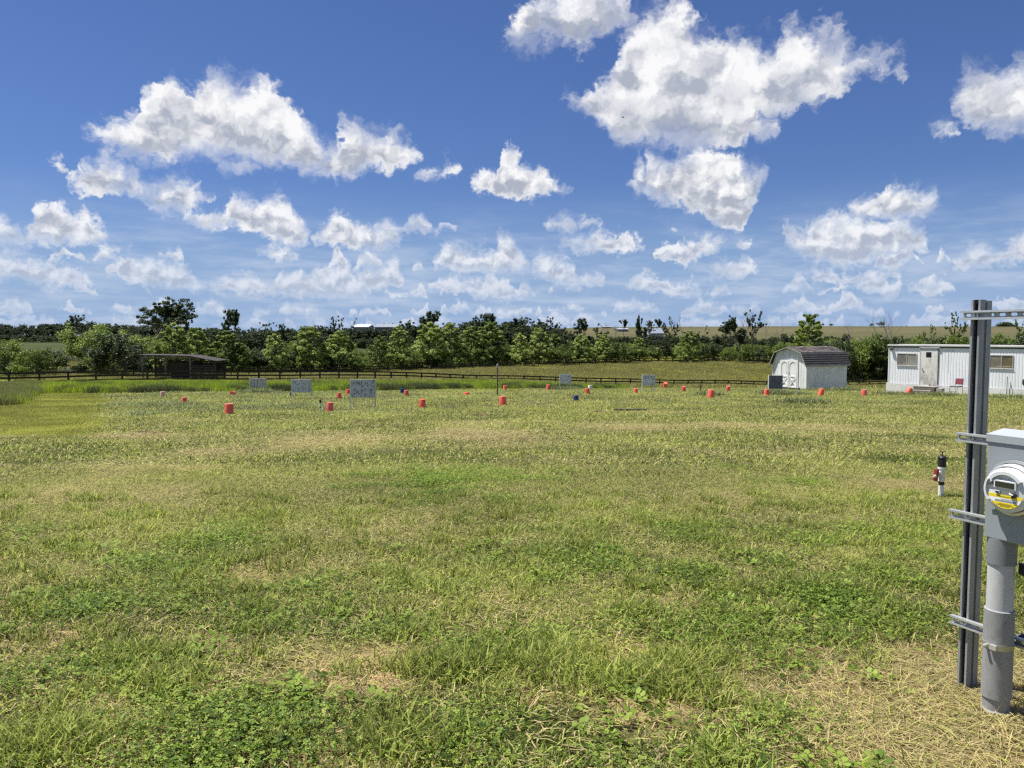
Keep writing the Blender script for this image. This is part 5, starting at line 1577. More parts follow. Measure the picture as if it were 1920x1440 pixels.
def make_chair():
    p = by_trailer(1804, .75)
    o = thing('padded_chair', 'old padded chair with a maroon backrest beside the trailer wall', 'chair', p, TRZ + R(-12))
    cl = solid('maroon_vinyl', (.20, .045, .06), .5, var=.15); gr = solid('worn_grey_seat', (.16, .15, .15), .7); st = solid('chair_tube', (.10, .10, .10), .4, metal=.8)
    m = MB(); m.bb(-.23, .23, -.24, .22, .42, .49); m.build('seat', gr, o, bevel=.02)
    m = MB(); m.box((.0, .25, .72), (.44, .06, .34), Matrix.Rotation(-.15, 3, 'X')); m.build('backrest', cl, o, bevel=.03)
    for x in (-.21, .21):
        m = MB(); m.tube([(x, -.25, 0), (x, -.22, .41)], .012, 7); m.build('leg', st, o)
        m = MB(); m.tube([(x, .28, 0), (x, .20, .41), (x, .27, .8)], .012, 7); m.build('leg', st, o)
    m = MB(); m.tube([(-.21, -.24, .18), (.21, -.24, .18)], .009, 6); m.build('stretcher', st, o)
make_chair()

def make_grill():
    p = by_trailer(1941, .9)
    o = thing('kettle_grill', 'black grill standing by the trailer where the picture ends', 'grill', p, TRZ)
    b = solid('grill_enamel', (.02, .02, .022), .35); 
    m = MB(); m.lathe([(.02, .45), (.18, .50), (.27, .62), (.285, .72)], 20); m.build('bowl', b, o)
    m = MB(); m.lathe([(.29, .725), (.27, .85), (.17, .95), (.0, .985)], 20); m.build('lid', b, o)
    m = MB(); m.tube([(-.06, 0, 1.0), (0, 0, 1.03), (.06, 0, 1.0)], .012, 6); m.build('handle', GREYWOOD, o)
    for a in (0.4, 2.5, 4.6):
        m = MB(); m.tube([(.12 * math.cos(a), .12 * math.sin(a), .52), (.27 * math.cos(a), .27 * math.sin(a), 0)], .013, 6); m.build('leg', b, o)
make_grill()

# ------------------------------------------------------------------ target boards
def board_mat(name, c, streak, dk=(.10, .10, .10), shift=0.0):
    m, nt, N, L, b = new_mat(name)
    tc = N.new('ShaderNodeTexCoord'); mp = N.new('ShaderNodeMapping'); mp.inputs['Scale'].default_value = (1, 1, streak); mp.inputs['Location'].default_value = (shift, shift, 0)
    L.new(tc.outputs['Object'], mp.inputs[0])
    n1 = N.new('ShaderNodeTexNoise'); n1.inputs['Scale'].default_value = 9; n1.inputs['Detail'].default_value = 7; n1.inputs['Roughness'].default_value = .68; L.new(mp.outputs[0], n1.inputs['Vector'])
    r = ramp(N, [(.36, dk), (.44, tuple(k * .75 for k in c)), (.55, c), (.75, tuple(min(.9, k * 1.15) for k in c))]); L.new(n1.outputs[0], r.inputs[0])
    L.new(r.outputs[0], b.inputs['Base Color']); b.inputs['Roughness'].default_value = .85
    bp = N.new('ShaderNodeBump'); bp.inputs['Strength'].default_value = .5; bp.inputs['Distance'].default_value = .01; L.new(n1.outputs[0], bp.inputs['Height']); L.new(bp.outputs[0], b.inputs['Normal'])
    return m
PALE = solid('pale_leg_wood', (.45, .46, .44), .85, var=.2)
LIT_EDGE = solid('lit_edge_wood', (.74, .75, .73), .8, var=.1)
def target_board(px0, px1, ytop, ypan, ybase, mat, label, lean=0.0, fins=7, rz=0.0, holes=8, seed=1):
    pc = hit((px0 + px1) / 2, ybase); d = pc.y
    W = (px1 - px0) / F * d; zt = zat(ytop, d) - pc.z; zp = zat(ypan, d) - pc.z
    rr = random.Random(seed)
    o = thing('target_board', label, 'target board', pc, rz, 'target boards on thin legs in the mown field')
    m = MB(); M = Matrix.Rotation(lean, 3, 'Y')
    m.box((0, 0, (zt + zp) / 2), (W - .06, .03, zt - zp), M); pn = m.build('panel', mat, o)
    hm = solid('arrow_hole', (.05, .05, .05), .9)
    for k in range(holes):
        m = MB(); rrx = rr.uniform(.008, .026); m.lathe([(rrx, 0), (rrx, .004)], 8, (rr.uniform(-.4, .4) * W, -.0195, zp + (zt - zp) * rr.uniform(.12, .9)), Matrix.Rotation(PI / 2, 3, 'X')); m.build('hole', hm, pn)
    for s in (-1, 1):
        m = MB(); m.box((s * (W / 2 - .018), .012, zt / 2 + .01), (.035, .075, zt + .02), Matrix.Rotation(lean, 3, 'Y')); m.build('side_post', LIT_EDGE if s < 0 else PALE, o)  # sunlight on the left edge is put into a lighter post colour
    m = MB(); m.box((lean * (zt) * .9, .035, zt - .02), (W - .075, .03, .04), M); m.build('top_rail', PALE, o)
    m = MB(); m.box((0, .035, zp + .03), (W - .075, .03, .05), M); m.build('lower_rail', PALE, o)
    for k in range(fins):
        x = (-.5 + (k + 1) / (fins + 1)) * (W - .1) + rr.uniform(-.02, .02)
        m = MB(); m.tube([(x, .03, zp - .002), (x + rr.uniform(-.02, .02), .03, -.05)], .008, 5); m.build('thin_leg', PALE, o)
    m = MB(); m.tube([(-W / 2 + .05, .06, zt * .8), (-W / 2 + .06, .5, 0)], .015, 5); m.tube([(W / 2 - .05, .06, zt * .8), (W / 2 - .06, .5, 0)], .015, 5); m.build('back_strut', PALE, o)
target_board(468.5, 500, 709.5, 727, 738, board_mat('streaked_board', (.52, .51, .48), .18, (.06, .055, .05), 1), 'weathered target board with dark vertical streaks, first along the tall grass', seed=1)
target_board(547, 584.5, 711.5, 735.5, 744, board_mat('grey_board', (.56, .59, .61), .7, (.20, .2, .2), 2), 'pale grey target board with a dark lower edge, next to the streaky one', -.01, seed=2)
target_board(657, 704.5, 712, 745, 765.5, board_mat('big_grey_board', (.50, .53, .55), .8, (.13, .13, .13), 3), 'largest nearest target board, chipped grey face on many thin legs', .012, 8, rz=.08, seed=3, holes=14)
target_board(1049, 1071.5, 701.5, 719, 730, board_mat('plain_board', (.62, .64, .67), .8, (.3, .3, .3), 4), 'plain pale target board rising out of a weed clump past the pole', seed=4, holes=3)
target_board(1203.5, 1228.5, 703, 722.5, 735, board_mat('flaking_board', (.62, .64, .66), .45, (.10, .10, .10), 5), 'flaking white target board with black cracks, between the pale one and the shed', seed=5)
target_board(1440, 1467, 704, 729, 741, board_mat('dark_board', (.15, .165, .18), .8, (.06, .06, .06), 6), 'dark slate grey target board in front of the shed doors', seed=6)

# ------------------------------------------------------------------ buckets
def plastic(name, c, c2):
    m, nt, N, L, b = new_mat(name)
    tc = N.new('ShaderNodeTexCoord'); oi = N.new('ShaderNodeObjectInfo')
    n1 = N.new('ShaderNodeTexNoise'); n1.noise_dimensions = '4D'; n1.inputs['Scale'].default_value = 11; n1.inputs['Detail'].default_value = 7; n1.inputs['Roughness'].default_value = .7
    mu = N.new('ShaderNodeMath'); mu.operation = 'MULTIPLY'; mu.inputs[1].default_value = 40; L.new(oi.outputs['Random'], mu.inputs[0]); L.new(mu.outputs[0], n1.inputs['W'])
    L.new(tc.outputs['Object'], n1.inputs['Vector'])
    r = ramp(N, [(.42, c), (.6, tuple(.6 * a + .4 * q for a, q in zip(c, c2))), (.72, c2)]); L.new(n1.outputs[0], r.inputs[0]); L.new(r.outputs[0], b.inputs['Base Color'])
    b.inputs['Roughness'].default_value = .5; b.inputs['Subsurface Weight'].default_value = 0.0
    return m
RED = plastic('faded_red_plastic', (.88, .085, .045), (.90, .36, .26))
PINK = plastic('sun_bleached_pink_plastic', (.78, .38, .34), (.85, .60, .55))
ROSE = plastic('faded_rose_plastic', (.78, .09, .09), (.85, .3, .27))
BLUE = plastic('dark_blue_plastic', (.012, .02, .10), (.05, .08, .2))
CREAM = plastic('cream_plastic', (.82, .70, .62), (.85, .78, .7))
RIMW = plastic('chalky_plastic', (.80, .55, .48), (.86, .76, .70))
WIRE = solid('bucket_wire', (.3, .3, .3), .4, metal=.9)

def bucket_meshes(body, base, low=False):
    Hh = .37 if not low else .15
    # stands upside down: open rim on the ground, closed bottom up
    m = MB(); m.lathe([(.150, 0), (.150, .012), (.142, .013), (.1415, .03), (.152, .031), (.152, .040), (.141, .041), (.140, .055), (.149, .056), (.149, .064), (.139, .065), (.132, Hh - .012), (.129, Hh - .004)], 28)
    b_ = m.build('body', body)
    m = MB(); m.lathe([(.1285, Hh - .006), (.127, Hh), (.119, Hh + .001), (.116, Hh - .012), (.0, Hh - .014)], 28); t_ = m.build('bottom', base)
    m = MB(); pts = [(.15 * math.cos(a), .155 * math.sin(a) - .02, .05 - .045 * abs(math.sin(a))) for a in np.linspace(PI, 2 * PI, 12)]
    m.tube(pts, .0028, 5, caps=False); w_ = m.build('wire_handle', WIRE)
    m = MB(); 
    for s in (-1, 1): m.lathe([(.014, 0), (.014, .012), (.008, .016)], 8, (s * .146, 0, .055), Matrix.Rotation(s * PI / 2, 3, 'Y'))
    e_ = m.build('handle_ear', body)
    return [b_, t_, w_, e_]

BP = {}
def place_bucket(px, yb, label, col=('red', 'rim'), tilt=(0, 0), h_px=None, low=False, grp='buckets scattered over the mown field'):
    key = (col, low)
    mats = {'red': RED, 'pink': PINK, 'rose': ROSE, 'blue': BLUE, 'rim': RIMW, 'cream': CREAM}
    p = hit(px, yb)
    o = thing('bucket', label, 'bucket', p, (px * 3.3) % 6.28, grp)
    if key not in BP:
        ks = bucket_meshes(mats[col[0]], mats[col[1]], low); BP[key] = ks
        for k in ks: k.parent = o
    else:
        for k in BP[key]:
            c = k.copy(); COL.objects.link(c); c.parent = o
    s = 1.0
    if h_px: s = (h_px / F * p.y) / (.37 if not low else .15)
    s = min(max(s, .75), 1.18)
    o.scale = (s, s, s)
    if tilt != (0, 0):
        # tip about the camera axis (roll) and towards it, then lift so the lowest rim point rests on the ground
        Mx = Euler((tilt[1], tilt[0], 0)).to_matrix(); 
        zs = [(Mx @ Vector((.152 * math.cos(a), .152 * math.sin(a), zz))).z for a in np.linspace(0, 6.28, 24) for zz in (0, .37)]
        o.rotation_euler = (tilt[1], tilt[0], 0); o.location.z = p.z - min(zs) * s - .01
    else: o.location.z -= .012
    return o
BK = [
 (305, 744, 'sun bleached pinkish bucket at the edge of the tall grass', ('pink', 'rim'), (0, 0), 9.5, False),
 (346, 757, 'red bucket with chalky top, lone one before the bleached pink bucket', ('red', 'rim'), (0, 0), 10.5, False),
 (438.5, 742, 'red bucket lying on its side below the first bright trees', ('red', 'red'), (0, 1.45), 11, False),
 (430, 777, 'biggest red bucket, chalky top, standing on a dark flat base', ('red', 'rim'), (0, 0), 21, False),
 (619, 771, 'bleached rose bucket right beside the black and white riser', ('rose', 'rose'), (0, 0), 17, False),
 (637, 748, 'red bucket slightly tipped just short of the largest target board', ('red', 'red'), (-.12, 0), 11, False),
 (653, 741, 'red bucket half hidden behind the largest target board', ('red', 'red'), (0, 0), 11, False),
 (754, 738, 'dark blue bucket close behind a leaning red one', ('blue', 'blue'), (0, 0), 10, False),
 (763, 743, 'red bucket leaning in front of the dark blue bucket', ('red', 'rim'), (-.15, 0), 11, False),
 (792, 765, 'speckled red bucket standing alone midway between big target board and pole', ('red', 'red'), (0, 0), 17, False),
 (875, 741, 'shallow red tub sunk in the grass before the pole', ('red', 'red'), (0, 0), 6, True),
 (947, 732, 'red bucket behind the pole at the tall grass edge', ('red', 'red'), (0, 0), 9.5, False),
 (943, 760, 'bright red bucket with chalky top in front of the pole', ('red', 'rim'), (0, 0), 18, False),
 (1028, 731, 'small red bucket with pale foot, between pole and pale board', ('red', 'rim'), (0, 0), 10, False),
 (1106, 731.5, 'cream white bucket peeping over a red one', ('cream', 'cream'), (0, 0), 9.5, False),
 (1102, 739, 'red bucket tipped against the cream white one', ('red', 'red'), (-.12, 0), 11, False),
 (1080, 753, 'dark blue bucket with pale top standing by itself', ('blue', 'cream'), (0, 0), 13, False),
 (1192, 738, 'red bucket close beside the flaking target board', ('red', 'rim'), (0, 0), 10, False),
 (1247, 728.6, 'farthest red bucket against the board fence', ('red', 'red'), (0, .5), 10.5, False),
 (1282, 735, 'pinkish red bucket past the small dark marker', ('rose', 'rose'), (0, .2), 10, False),
 (1332, 747, 'large red bucket leaning forward, nearest one before the shed', ('red', 'rim'), (.12, 0), 16, False),
 (1365, 734, 'small faded red bucket behind the large leaning one', ('rose', 'rim'), (0, .15), 10, False),
 (1437, 742, 'red bucket with chalky top at the foot of the dark slate board', ('red', 'rim'), (0, 0), 13, False),
 (1538, 743, 'red bucket tipped to one side below the shed side wall', ('red', 'red'), (.22, .05), 13.5, False),
 (1620, 743, 'faded red bucket with bright white top between shed and trailer', ('rose', 'cream'), (0, 0), 13, False),
 (1701, 741, 'bright red bucket tipping over beside the wooden steps', ('red', 'red'), (.45, .1), 13, False),
]
for b in BK: place_bucket(*b)
# flat dark base under the big bucket
p = hit(430, 777.6); m = MB(); m.lathe([(.17, 0), (.185, .02), (.18, .035), (.10, .036)], 22); q = m.build('flat_base', solid('base_rubber', (.05, .03, .03), .8)); q.location = p + Vector((0, 0, -.012)); tag(q, 'dark flat disc lying under the biggest red bucket', 'disc')

# ------------------------------------------------------------------ pole, planks, hoses
p = hit(932.5, 742.5); h = zat(682, p.y) - p.z
o = thing('wooden_pole', 'weathered upright wooden pole with a paler bracket on top', 'pole', p)
m = MB(); m.tube([(0, 0, -.2), (.01, 0, h * .5), (-.005, 0, h - .14)], [.045, .042, .040], 10); m.build('shaft', solid('pole_wood', (.17, .125, .075), .9, var=.3, stretch=(1, 1, .1), vscale=25), o)
m = MB(); m.lathe([(.047, h - .20), (.047, h - .03), (.03, h - .025)], 10); m.tube([(.0, 0, h - .04), (.05, 0, h + .03)], .014, 6); m.build('bracket', solid('galvanised', (.42, .42, .41), .5, metal=.5), o)

def plank(px0, px1, y, w, hgt, label, name='plank', mat=None, cat='plank'):
    a, b = hit(px0, y), hit(px1, y)
    o = MB(); c = (a + b) / 2; d = b - a
    o.box((0, 0, hgt / 2), (d.length, w, hgt), Matrix.Rotation(math.atan2(d.y, d.x), 3, 'Z')); q = o.build(name, mat or solid('dark_plank', (.07, .06, .05), .9, var=.3, bump=.4), bevel=.004)
    q.location = c + Vector((0, 0, .0)); tag(q, label, cat); return q
plank(908, 936, 752, .06, .05, 'short dark plank lying by the bright red bucket and the pole')
plank(1151, 1212, 770.5, .14, .07, 'long dark grey plank lying in the mown grass below the flaking board')
plank(1338, 1352, 731, .08, .05, 'small dark board in the grass behind the large leaning bucket')
def hose(px0, px1, y0, y1, label, r=.018):
    a, b = hit(px0, y0), hit(px1, y1); m = MB(); n = 24; pts = []
    for k in range(n + 1):
        q = a.lerp(b, k / n); q.y += .15 * math.sin(k * .8); pts.append((q.x, q.y, Hf(q.x, q.y) + .035))
    m.tube(pts, r, 6); q = m.build('hose', solid('dark_hose', (.03, .03, .028), .6)); tag(q, label, 'hose')
hose(1125, 1188, 736, 736.5, 'thin dark hose lying between the cream bucket and the flaking board')
hose(1000, 1062, 738.5, 739, 'thin dark hose lying in straw before the plain pale board', .014)
hose(1070, 1110, 777, 777.5, 'short dark hose in the mown grass below the blue bucket', .014)

SOIL = solid('bare_soil', (.13, .07, .045), 1.0, var=.45, vscale=9, bump=1.0, bscale=18)
def soil(px, y, rx, ry, label, seed, hgt=.05, mat=None, name='soil_heap', cat='soil heap'):
    c = hit(px, y); rs = np.random.RandomState(seed); m = MB(); n = 30; rings = 6; vs = [Vector((0, 0, hgt))]; fs = []
    for r_ in range(1, rings + 1):
        for k in range(n):
            a = 2 * PI * k / n; q = r_ / rings; w = 1 + .22 * math.sin(a * 3 + seed) + .14 * math.sin(a * 7 + seed * 2)
            vs.append(Vector((math.cos(a) * rx * q * w, math.sin(a) * ry * q * w, hgt * (1 - q * q) + rs.randn() * hgt * .22 * (q < 1) - .02 * q)))
    for k in range(n): fs.append((0, 1 + k, 1 + (k + 1) % n))
    for r_ in range(rings - 1):
        for k in range(n): fs.append((1 + r_ * n + k, 1 + (r_ + 1) * n + k, 1 + (r_ + 1) * n + (k + 1) % n, 1 + r_ * n + (k + 1) % n))
    m.add(vs, fs, True); q = m.build(name, mat or SOIL); q.location = c; q.rotation_euler = (-.041, 0, 0); tag(q, label, cat)
soil(272, 813, .34, .16, 'low heap of reddish bare soil in the mown grass below the rough patch', 1)
soil(308, 811.5, .26, .10, 'second smaller smear of dark soil beside the reddish heap', 2, .03)
soil(673, 792, .22, .16, 'small molehill of red soil in the field under the biggest board', 3, .06)
soil(900, 779, .35, .12, 'dark earth smear in the grass before the bright red bucket', 4, .05)
soil(1123, 774, .40, .12, 'brown dried weed and earth heap next to the long plank', 5, .06)
soil(886, 728.5, .55, .25, 'pale stony patch at the tall grass edge before the pole', 6, .10, solid('pale_stones', (.42, .38, .33), .95, var=.3, bump=.8), 'stone_heap', 'stone heap')

# ------------------------------------------------------------------ water risers
PVC = solid('white_pvc', (.80, .80, .78), .4, var=.04, dirt=(.5, .45, .36), dirt_amt=.4, dscale=8)
BLK = solid('black_plastic', (.015, .015, .017), .45)
def riser(px, yb, label, scale=1.0, full=True, body=None):
    p = hit(px, yb)
    o = thing('water_riser', label, 'water riser', p, .3, 'water risers'); o.scale = (scale,) * 3
    pv = body or PVC
    m = MB(); m.lathe([(.030, -.05), (.030, .20), (.036, .201), (.036, .26), (.030, .261), (.030, .30)], 18); m.build('pipe', pv, o)
    m = MB(); m.lathe([(.0315, .155), (.0315, .195)], 18); m.build('tape_band', BLK, o)
    m = MB(); m.lathe([(.037, .262), (.040, .275), (.040, .34), (.044, .342), (.044, .365)], 18); m.build('coupling', pv, o)
    m = MB(); m.lathe([(.043, .366), (.043, .455), (.045, .457), (.045, .478), (.034, .49), (.010, .495)], 18); m.build('cap', BLK, o)
    m = MB(); m.tube([(0, 0, .49), (0, 0, .545)], .008, 7); 
    for a in (0, PI / 2): m.tube([(-.042 * math.cos(a), -.042 * math.sin(a), .548), (0, 0, .540), (.042 * math.cos(a), .042 * math.sin(a), .548)], .007, 6)
    m.build('spigot', solid('brown_handle', (.16, .11, .09), .6), o)
    if full:
        m = MB(); m.tube([(-.035, .0, .30), (-.075, .0, .295)], .020, 12); m.build('side_outlet', pv, o)
        m = MB(); m.lathe([(.0, -.02), (.016, -.014), (.02, 0), (.016, .014), (.0, .02)], 12, (-.108, -.012, .262)); m.build('pale_knob', solid('pale_pink_knob', (.6, .45, .4), .5), o)
        m = MB(); m.box((-.088, -.004, .275), (.034, .05, .14), Matrix.Rotation(.14, 3, 'Y')); m.build('red_valve_handle', solid('red_valve', (.22, .02, .02), .4), o, bevel=.008)
soil(690, 1374, .09, .045, 'small dark mound standing in for a hole shadow beside the bare straw patch in the clover', 9, .02, solid('hole_shadow_paint', (.035, .022, .015), 1.0, var=.5, bump=1.0, bscale=60))  # dark mound painted as the shadow of a hole under the clover
riser(1764, 934, 'nearest water riser, white pipe with black cap and red handle, by the steel post', 1.0, True)
riser(601, 772.5, 'black capped white riser close to the bleached rose bucket', .85, False)
riser(1498.5, 741.5, 'small black and white riser in weeds before the shed doors', .8, False)
riser(1313.5, 736, 'small dark riser behind the flaking target board', .9, False, body=solid('dark_pipe', (.08, .09, .11), .6))
p = hit(547.5, 745); o = thing('double_stake', 'pair of short dark blue stakes at the foot of the grey board', 'stakes', p)
m = MB(); m.lathe([(.035, -.02), (.035, .24), (.0, .26)], 10, (-.06, 0, 0)); m.build('stake', BLUE, o)
m = MB(); m.lathe([(.035, -.02), (.035, .2), (.0, .22)], 10, (.06, 0, 0)); m.build('stake', solid('pale_stake', (.4, .42, .45), .6), o)

# ------------------------------------------------------------------ electric meter stand
STEEL = solid('galvanised_steel', (.36, .375, .39), .5, metal=.35, var=.18, vscale=14, dirt=(.16, .16, .16), dirt_amt=.4, dscale=9, stretch=(1, 1, .3))
STEELB = solid('bright_galvanised', (.62, .64, .65), .38, metal=.6, var=.12, vscale=20)
def channel_profile(w, dpt, lip=.009, t=.0027):
    """open channel: w wide, dpt deep, opening towards -v; returns polygon in (u, v)"""
    hw = w / 2
    return [(-hw, dpt), (hw, dpt), (hw, 0), (hw - lip, 0), (hw - lip, lip * .8), (hw - lip - t, lip * .8), (hw - lip - t + .0005, .0 + t), (hw - t, t), (hw - t, dpt - t), (-hw + t, dpt - t), (-hw + t, t), (-hw + lip + t - .0005, t),
            (-hw + lip + t, lip * .8), (-hw + lip, lip * .8), (-hw + lip, 0), (-hw, 0)]

def make_meter():
    tx = Vector((.43, -.90, 0)).normalized()      # along the rails, towards the camera side
    nx = Vector((-.90, -.43, 0)).normalized()     # out of the rack, the face we look at
    base = hit(1802, 1296)
    rz = math.atan2(tx.y, tx.x)
    # local frame: x along rails, y = -nx (into the rack), z up
    o = thing('strut_post', 'tall back to back galvanised steel strut post leaning beside the electric meter', 'post', base, rz)
    ztop = zat(562, base.y, 1827) - base.z
    def strut(poly, z0, z1, flip, off=(0, 0)):
        m = MB(); pl = [((u + off[0]), (v if not flip else -v) + off[1]) for u, v in poly]; m.prism(pl, z0, z1, 'z'); return m
    pr = channel_profile(.043, .041)
    strut(pr, -.1, ztop - .0, False, (0, 0)).build('front_channel', STEEL, o)
    pl = [(u, .0825 - v) for u, v in pr]; m = MB(); m.prism(pl, -.1, ztop - .004, 'z'); m.build('rear_channel', STEEL, o)
    m = MB(); m.bb(.0217, .0227, .036, .047, -.1, ztop - .01); m.build('weld_seam', solid('weld', (.12, .12, .12), .6, metal=.4), o)
    m = MB(); m.bb(-.014, .014, .030, .0383, -.1, ztop - .02); m.build('channel_painted_shade', solid('channel_shade', (.035, .035, .037), .9), o)  # dark strip painted as the shade inside the open channel
    m = MB(); m.lathe([(.004, 0), (.004, .002)], 8, (.0218, .02, ztop - .62), Matrix.Rotation(PI / 2, 3, 'Y')); m.build('hole', BLK, o)
    # rails as things of their own
    def world(lx, ly, lz): return base + tx * lx - nx * ly + Vector((0, 0, lz))
    def rail(py_mid, px_at, label, L0, L1, slots, deep=.041, tip=0.0):
        # height from the image row where the rail crosses the post
        z = zat(py_mid, base.y, px_at) - base.z
        r = thing('strut_rail', label, 'steel rail', world(0, 0, z), rz, 'horizontal strut rails of the meter stand'); r.rotation_euler = (0, tip, rz)
        d = .0215; hw = .0205; t = .0027
        m = MB()
        m.bb(L0, L1, -d, -t - .001, hw - t, hw); m.build('upper_flange', STEELB, r)
        m = MB(); m.bb(L0, L1, -d, -t - .001, -hw, -hw + t); m.build('lower_flange', STEELB, r)
        m = MB()
        m.bb(L0, L1, -d - t, -d, hw - .009, hw + .0); m.bb(L0, L1, -d - t, -d, -hw, -hw + .009); m.build('lip', STEELB, r)
        # web with oval slots
        m = MB(); sl = .0285; sp = .0508; x = L0 + .012; sh = .007
        xs = []
        while x + sl < L1 - .004:
            xs.append(x); x += sp
        cur = L0
        for x in xs:
            m.bb(cur, x, -t, 0, -hw, hw)
            n = 6; rr_ = sh
            # solid above and below the slot with rounded ends
            top = [(x, hw), (x + sl, hw)]; 
            arcR = [(x + sl - rr_ + rr_ * math.cos(a), rr_ * math.sin(a)) for a in np.linspace(0, PI / 2, n)]
            arcL = [(x + rr_ + rr_ * math.cos(a), rr_ * math.sin(a)) for a in np.linspace(PI / 2, PI, n)]
            poly = [(x, hw), (x + sl, hw)] + [(a, b) for a, b in arcR] + [(a, b) for a, b in arcL]
            m.prism(poly, -t, 0); m.prism([(a, -b) for a, b in poly], -t, 0)
            cur = x + sl
        m.bb(cur, L1, -t, 0, -hw, hw); m.build('web', STEEL, r)
        m = MB(); m.lathe([(.012, 0), (.012, .003), (.008, .0032), (.008, .010), (.003, .0105)], 6, (.0, -t - .0005, 0), Matrix.Rotation(PI / 2, 3, 'X'), smooth=False); m.build('bolt', solid('zinc_bolt', (.5, .5, .48), .35, metal=.8), r)
        m = MB(); m.lathe([(.017, 0), (.017, .002)], 16, (.0, -t - .0002, 0), Matrix.Rotation(PI / 2, 3, 'X')); m.build('washer', STEELB, r)
        return r
    rail(591, 1826, 'top slotted steel rail crossing the strut post against the sky', -.055, 1.5, True)
    rail(821, 1812, 'second steel rail, at the top corner of the meter box', -.06, .42, True)
    rail(968, 1806, 'third steel rail, behind the lower part of the meter box', -.08, .42, True)
    rail(1166, 1795, 'lowest steel rail with its channel turned down, clamped to the conduit', -.055, .62, True)
    # meter box
    k = .16
    def solve_lx(px, lz_guess=0):
        # local x on the rack face seen in image column px
        best = None
        for i in range(0, 1500):
            lx = -.1 + i * .001; p = world(lx, -.03, 1.0); q = p - Vector((0, 0, CAMZ))
            dep = q.y * math.cos(PITCH) - q.z * math.sin(PITCH); c = 960 + F * q.x / dep
            if best is None or abs(c - px) < best[0]: best = (abs(c - px), lx)
        return best[1]
    bx0 = solve_lx(1844) 
    bx1 = bx0 + .30
    ywall = -.026; yface = ywall - .115
    bx0 += .0
    def zloc(py, lx, ly, px):
        p = world(lx, ly, 0); q = cam_dir(px, py); return CAMZ + q.z / q.y * p.y - base.z
    # the visible near-left vertical edge is the face corner
    # shift so that the face corner, not the wall corner, lands on column 1844
    for it in range(40):
        p = world(bx0, yface, .8); q = p - Vector((0, 0, CAMZ)); dep = q.y * math.cos(PITCH) - q.z * math.sin(PITCH); c = 960 + F * q.x / dep
        bx0 += (1844 - c) * .0006
    bx1 = bx0 + .30
    zt_ = zloc(815, bx0, yface, 1845); zb_ = zloc(1006, bx0, yface, 1840)
    boxm = solid('meter_box_paint', (.29, .32, .345), .42, var=.05, vscale=3, dirt=(.22, .24, .25), dirt_amt=.3, dscale=4)
    bo = thing('meter_box', 'light grey electric meter box mounted on the steel rails', 'meter box', world((bx0 + bx1) / 2, 0, zb_), rz)
    hw = (bx1 - bx0) / 2; hh = zt_ - zb_
    m = MB(); m.bb(-hw, hw, yface + .004, ywall, 0, hh); m.build('case', boxm, bo, bevel=.004)
    m = MB(); m.prism([(yface - .002, hh - .028), (yface - .004, hh + .004), (ywall, hh + .022), (ywall, hh + .001), (yface + .003, hh + .001), (yface + .003, hh - .028)], -hw - .003, hw + .003, 'x'); m.build('lid_hood', solid('box_hood', (.40, .43, .455), .4, var=.04), bo)
    cz = hh - .285 if False else None
    # meter socket position from the photograph: ring centre about column 1893, row 925
    def project(p):
        q = p - Vector((0, 0, CAMZ)); dep = q.y * math.cos(PITCH) - q.z * math.sin(PITCH); up = q.z * math.cos(PITCH) + q.y * math.sin(PITCH)
        return 960 + F * q.x / dep, 720 - F * up / dep
    lx, lz = 0.0, hh * .45; target = (1892, 919)
    for it in range(60):
        p = world((bx0 + bx1) / 2 + lx, yface - .05, zb_ + lz); c = project(p); lx += (target[0] - c[0]) * .0009; lz -= (target[1] - c[1]) * .0009
    MX = Matrix.Rotation(PI / 2, 3, 'X')      # disc axis out of the face (local -y)
    m = MB(); m.prism([(lx - .105, lz - .105), (lx + .105, lz - .105), (lx + .105, lz + .02), (lx + .06, lz + .105), (lx - .06, lz + .105), (lx - .105, lz + .02)], yface - .004, yface - .0005)
    m.build('cover_plate', boxm, bo, bevel=.0015)
    me = thing('electric_meter', 'round electric meter with dark display and yellow label on the grey box', 'electric meter', world((bx0 + bx1) / 2 + lx, yface - .004, zb_ + lz), rz)
    me.scale = (1.14, 1.14, 1.14)
    ringm = solid('aluminium_ring', (.62, .64, .65), .35, metal=.6, var=.06); wh = solid('meter_plastic', (.70, .72, .73), .4, var=.04, dirt=(.45, .45, .42), dirt_amt=.3, dscale=20)
    rR = .088
    m = MB(); m.lathe([(rR + .004, 0), (rR + .006, .012), (rR + .006, .030), (rR, .036), (rR - .004, .036), (rR - .004, .012)], 48, (0, 0, 0), MX); m.build('sealing_ring', ringm, me)
    m = MB(); m.lathe([(rR - .006, .006), (rR - .007, .052), (rR - .016, .058), (0, .059)], 48, (0, 0, 0), MX); m.build('body', wh, me)
    fz = -.0605
    def disc_seg(r0, r1, a0, a1, y0, y1, n=14):
        mm = MB(); A = np.linspace(a0, a1, n)
        poly = [(r1 * math.cos(a), r1 * math.sin(a)) for a in A] + [(r0 * math.cos(a), r0 * math.sin(a)) for a in A[::-1]]
        for i in range(n - 1):
            mm.prism([(r0 * math.cos(A[i]), r0 * math.sin(A[i])), (r1 * math.cos(A[i]), r1 * math.sin(A[i])), (r1 * math.cos(A[i + 1]), r1 * math.sin(A[i + 1])), (r0 * math.cos(A[i + 1]), r0 * math.sin(A[i + 1]))], y0, y1)
        return mm
    disc_seg(.058, .070, R(35), R(145), fz - .010, fz + .002).build('upper_rib', wh, me)
    disc_seg(.070, .077, R(150), R(215), fz - .006, fz + .004).build('side_rib', wh, me)
    m = MB(); m.bb(-.040, .040, fz - .007, fz, .006, .036); fr = m.build('display_frame', wh, me, bevel=.0015)
